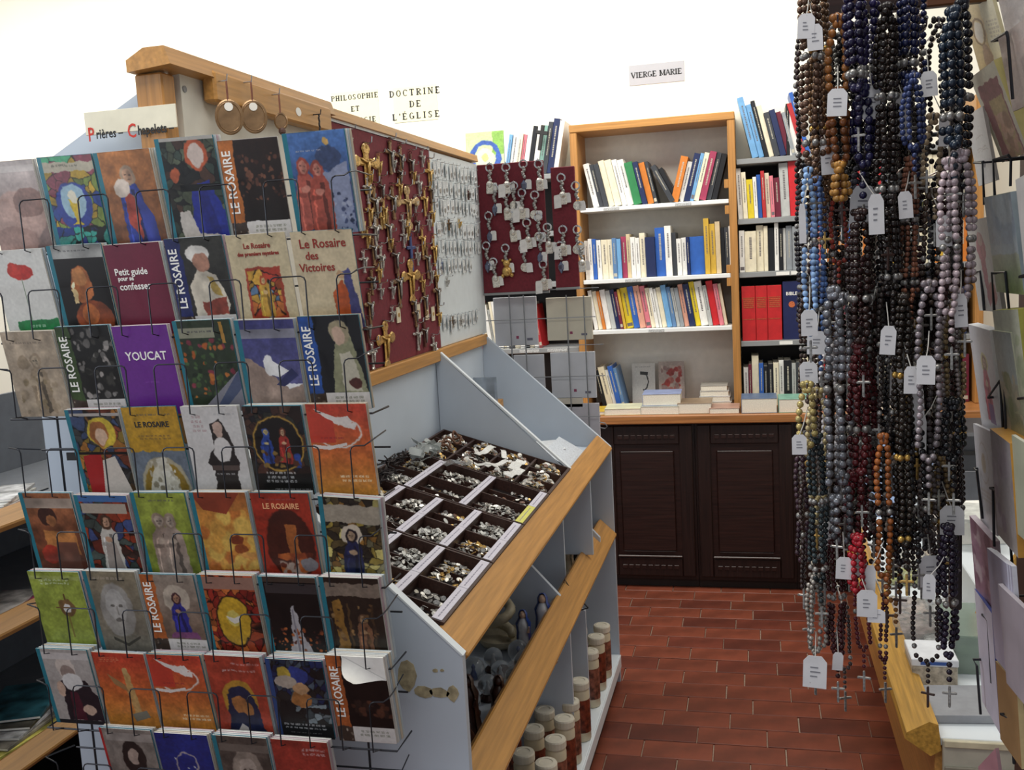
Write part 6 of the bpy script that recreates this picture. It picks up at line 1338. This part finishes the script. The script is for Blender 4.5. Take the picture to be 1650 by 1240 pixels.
card((1549, 8, A_), (1597, -8, B_), (1580, 120, A_), .004, 'd8b878', 'd9cfa8', 'cream and gold card with an oval, top of the right rack', art=[('G', 0, 0, 1, 1, 'd8b878', 'c8a058'), ('R', .55, 0, 1, 1, 'e0d4a8'), ('O', .32, .42, .2, .2, '6a4a2c', .05), ('E', .32, .42, .13, .15, 'd8ccb8'), ('E', .4, .8, .14, .2, '9a7050'), ('T', .62, .3, .3, 6, '987', .03)])
card((1602, -30, C_), (1650, -60, D_), (1622, 60, C_), .003, 'b5aaa8', 'c8c0bc', 'mauve grey wrapped card at the top right corner', art=[('G', 0, 0, 1, 1, 'aaa2a4', '8f8488'), ('B', 0, 0, 1, 1, 14, .2, ['b8b0b0', '9a8e90', 'a89c9c'])])
card((1608, 62, C_), (1650, 30, D_), (1632, 180, C_), .004, '9a8078', 'b8aca4', 'dusky pink card in the second row of the right rack', art=[('G', 0, 0, 1, 1, '9a8480', 'b09890'), ('B', 0, 0, 1, 1, 14, .15, ['a88c84', '8a7470', 'c0aca4'])])
card((1563, 126, A_-.02), (1601, 97, B_-.02), (1615, 262, A_-.02), .014, 'd8d0a8', 'd8cc88', 'thick cream card with a burgundy picture, leaning in the right rack', art=[('R', 0, 0, 1, 1, 'd4ccaa'), ('R', .12, .14, .9, 1, '7a3a3c'), ('R', .35, .34, .85, 1, 'a8874a'), ('B', .35, .5, .85, 1, 20, .1, ['c08a6a', '8a5a3c', 'b87a5a'])])
card((1556, 187, A_+.04), (1583, 171, B_+.06), (1577, 300, A_+.04), .004, 'd0ccc4', 'c8c4bc', 'white card with faint lettering below the burgundy one', art=[('R', 0, 0, 1, 1, 'd2cec6'), ('T', .3, .35, .4, 1, '987', .02), ('T', .3, .5, .5, 2, '987', .02), ('E', .5, .74, .1, .04, '6a6a74')])
card((1585, 318, C_+.02), (1628, 309, D_+.02), (1606, 470, C_+.02), .024, '8fa4b0', '9aa8ae', 'thick blue grey card fading to green at its foot', art=[('G', 0, 0, 1, .6, '8296a8', '9fb0b4'), ('G', 0, .6, 1, 1, '98a284', '6f8a3c'), ('B', 0, 0, 1, .5, 12, .2, ['8fa2b2', 'a8b8c0', '7a8ea2'])])
card((1556, 357, A_), (1592, 349, B_), (1578, 500, A_), .005, 'd8d2c8', 'd0ccc4', 'white card with a red painted figure, third row of the right rack', art=[('R', 0, 0, 1, 1, 'd4d0c6'), ('E', .5, .3, .18, .16, 'b8606a'), ('E', .5, .22, .1, .07, 'c89a90'), ('P', 'a8545c', .4, .4, .6, .4, .62, .9, .5, .95), ('E', .72, .8, .15, .12, 'b05a50')])
card((1599, 500, C_), (1640, 498, D_), (1618, 660, C_), .020, 'b8b890', 'a8a44c', 'olive and cream thick card, fourth row of the right rack', art=[('G', 0, 0, 1, 1, 'b4b898', 'a8a878'), ('B', .2, .2, 1, 1, 14, .14, ['8f9a6a', 'c0c0a0', '9aa480'])])
card((1560, 522, A_), (1594, 532, B_), (1583, 690, A_), .012, 'd8d8dc', 'ececee', 'thick white card with a red robed figure, middle of the right rack', art=[('R', 0, 0, 1, 1, 'cfd0da'), ('F', .55, .25, .62, 'a8344c', 'c09a80', '6a5040', 'c8c070'), ('P', '5a3a7a', .5, .7, .7, .7, .75, .88, .5, .88)])
card((1599, 532, C_), (1628, 536, D_+.03), (1622, 690, C_), .006, '8a9484', 'b0b09a', 'landscape card in green and sand, middle of the right rack', art=[('G', 0, 0, 1, .5, '7a847c', '9aa8a0'), ('G', 0, .5, 1, 1, 'a8a080', '6f7a4c'), ('B', 0, .4, 1, 1, 16, .12, ['b8a880', '8a8a5c', '6a7444'])])
card((1568, 682, A_), (1594, 694, B_), (1580, 840, A_), .004, 'cfcfd6', 'c8c8cc', 'white card with a faint line drawing, lower middle of the right rack', art=[('R', 0, 0, 1, 1, 'cccdd6'), ('O', .5, .35, .3, .2, 'a8a098', .02), ('E', .5, .35, .12, .1, 'b8a890'), ('T', .2, .62, .6, 3, 'a98', .025)])
card((1595, 690, C_), (1627, 714, D_), (1608, 860, C_), .022, '9a8890', 'c8923c', 'thick wooden plaque with orange edge and mauve face', 'plaque', 'wooden_plaque', art=[('G', 0, 0, 1, 1, '8f8488', 'a09088'), ('B', 0, .1, 1, .9, 16, .14, ['9a8890', '84707a', 'a89aa0'])])
card((1562, 830, A_), (1600, 872, B_), (1573, 960, A_), .008, '8a5a74', 'c8b8c0', 'purple pink card low in the right rack', art=[('G', 0, 0, 1, 1, '94607c', '7a4a60'), ('B', 0, 0, 1, 1, 24, .12, ['a8788c', '6a3c54', 'b898a4'])])
for k in range(3): card((1590+k*4, 882+k*2, C_-k*.008), (1622+k*4, 908+k*2, D_-k*.008), (1604+k*4, 1060, C_-k*.008), .005, 'b0acbe', 'dcdce6', 'thick white card in the lavender stack of the right rack, %s from the aisle' % ORD[k])
card((1570, 948, A_), (1598, 988, B_), (1583, 1130, A_), .004, 'd0ccd8', '3a4a9a', 'white card with a deep blue edge, low in the right rack')
card((1604, 1064, C_), (1638, 1102, D_), (1612, 1190, C_), .006, '9a7a50', 'd8c490', 'cream edged brown plaque near the foot of the right rack', 'plaque', 'wooden_plaque')
card((1576, 1235, A_-.1), (1604, 1205, A_-.16), (1584, 1290, A_-.1), .004, 'b8848c', 'c8a0a8', 'pink card at the very foot of the right rack')
card((1608, 940, D_+.02), (1650, 980, D_-.06), (1622, 1100, D_+.02), .005, 'a39aa2', 'b4adb4', 'pale grey card behind the brown plaque, right rack edge')
card((1630, 700, D_), (1662, 720, D_-.06), (1640, 860, D_), .004, 'b0b29c', 'c4c4b4', 'grey green card at the right edge beside the wooden plaque')
card((1636, 290, D_), (1670, 270, D_-.06), (1650, 430, D_), .008, 'c4c0bc', 'c8c4c0', 'grey wrapped card at the right edge beside the blue grey one')
for pts in ([(1598, 66, 1.26), (1622, 52, 1.20), (1624, 60, 1.20), (1632, 160, 1.20)], [(1583, 262, 1.34), (1586, 330, 1.34)], [(1600, 258, 1.27), (1625, 250, 1.24), (1629, 256, 1.24), (1628, 300, 1.24)], [(1600, 258, 1.27), (1603, 318, 1.27)], [(1569, 262, 1.37), (1583, 262, 1.34)],
            [(1568, 440, 1.36), (1580, 436, 1.34), (1586, 500, 1.34)], [(1598, 440, 1.26), (1620, 438, 1.22), (1626, 500, 1.22)], [(1598, 440, 1.26), (1602, 500, 1.26)], [(1642, 446, 1.16), (1655, 442, 1.14)], [(1569, 755, 1.36), (1574, 757, 1.35), (1583, 835, 1.35)], [(1595, 786, 1.27), (1600, 788, 1.27), (1602, 880, 1.27)], [(1595, 786, 1.27), (1614, 794, 1.24)],
            [(1592, 640, 1.30), (1612, 612, 1.26), (1616, 690, 1.26)], [(1640, 642, 1.18), (1655, 640, 1.15)], [(1618, 622, 1.24), (1621, 700, 1.24)], [(1582, 990, 1.33), (1592, 1000, 1.31), (1598, 1100, 1.31)], [(1568, 1062, 1.36), (1574, 1072, 1.35), (1580, 1150, 1.35)], [(1606, 1010, 1.25), (1618, 1100, 1.24)], [(1614, 960, 1.23), (1630, 1060, 1.22)], [(1624, 830, 1.2), (1632, 920, 1.2)], [(1612, 1150, 1.22), (1630, 1160, 1.2), (1634, 1230, 1.2)]):
    ps = [P3(q) for q in pts]; ps = [Vector((XR2, ps[0].y+.004, ps[0].z+.002))]+ps
    ob('pocket_wire', MB().tube(ps, .0017, 6), WIRE, k2)
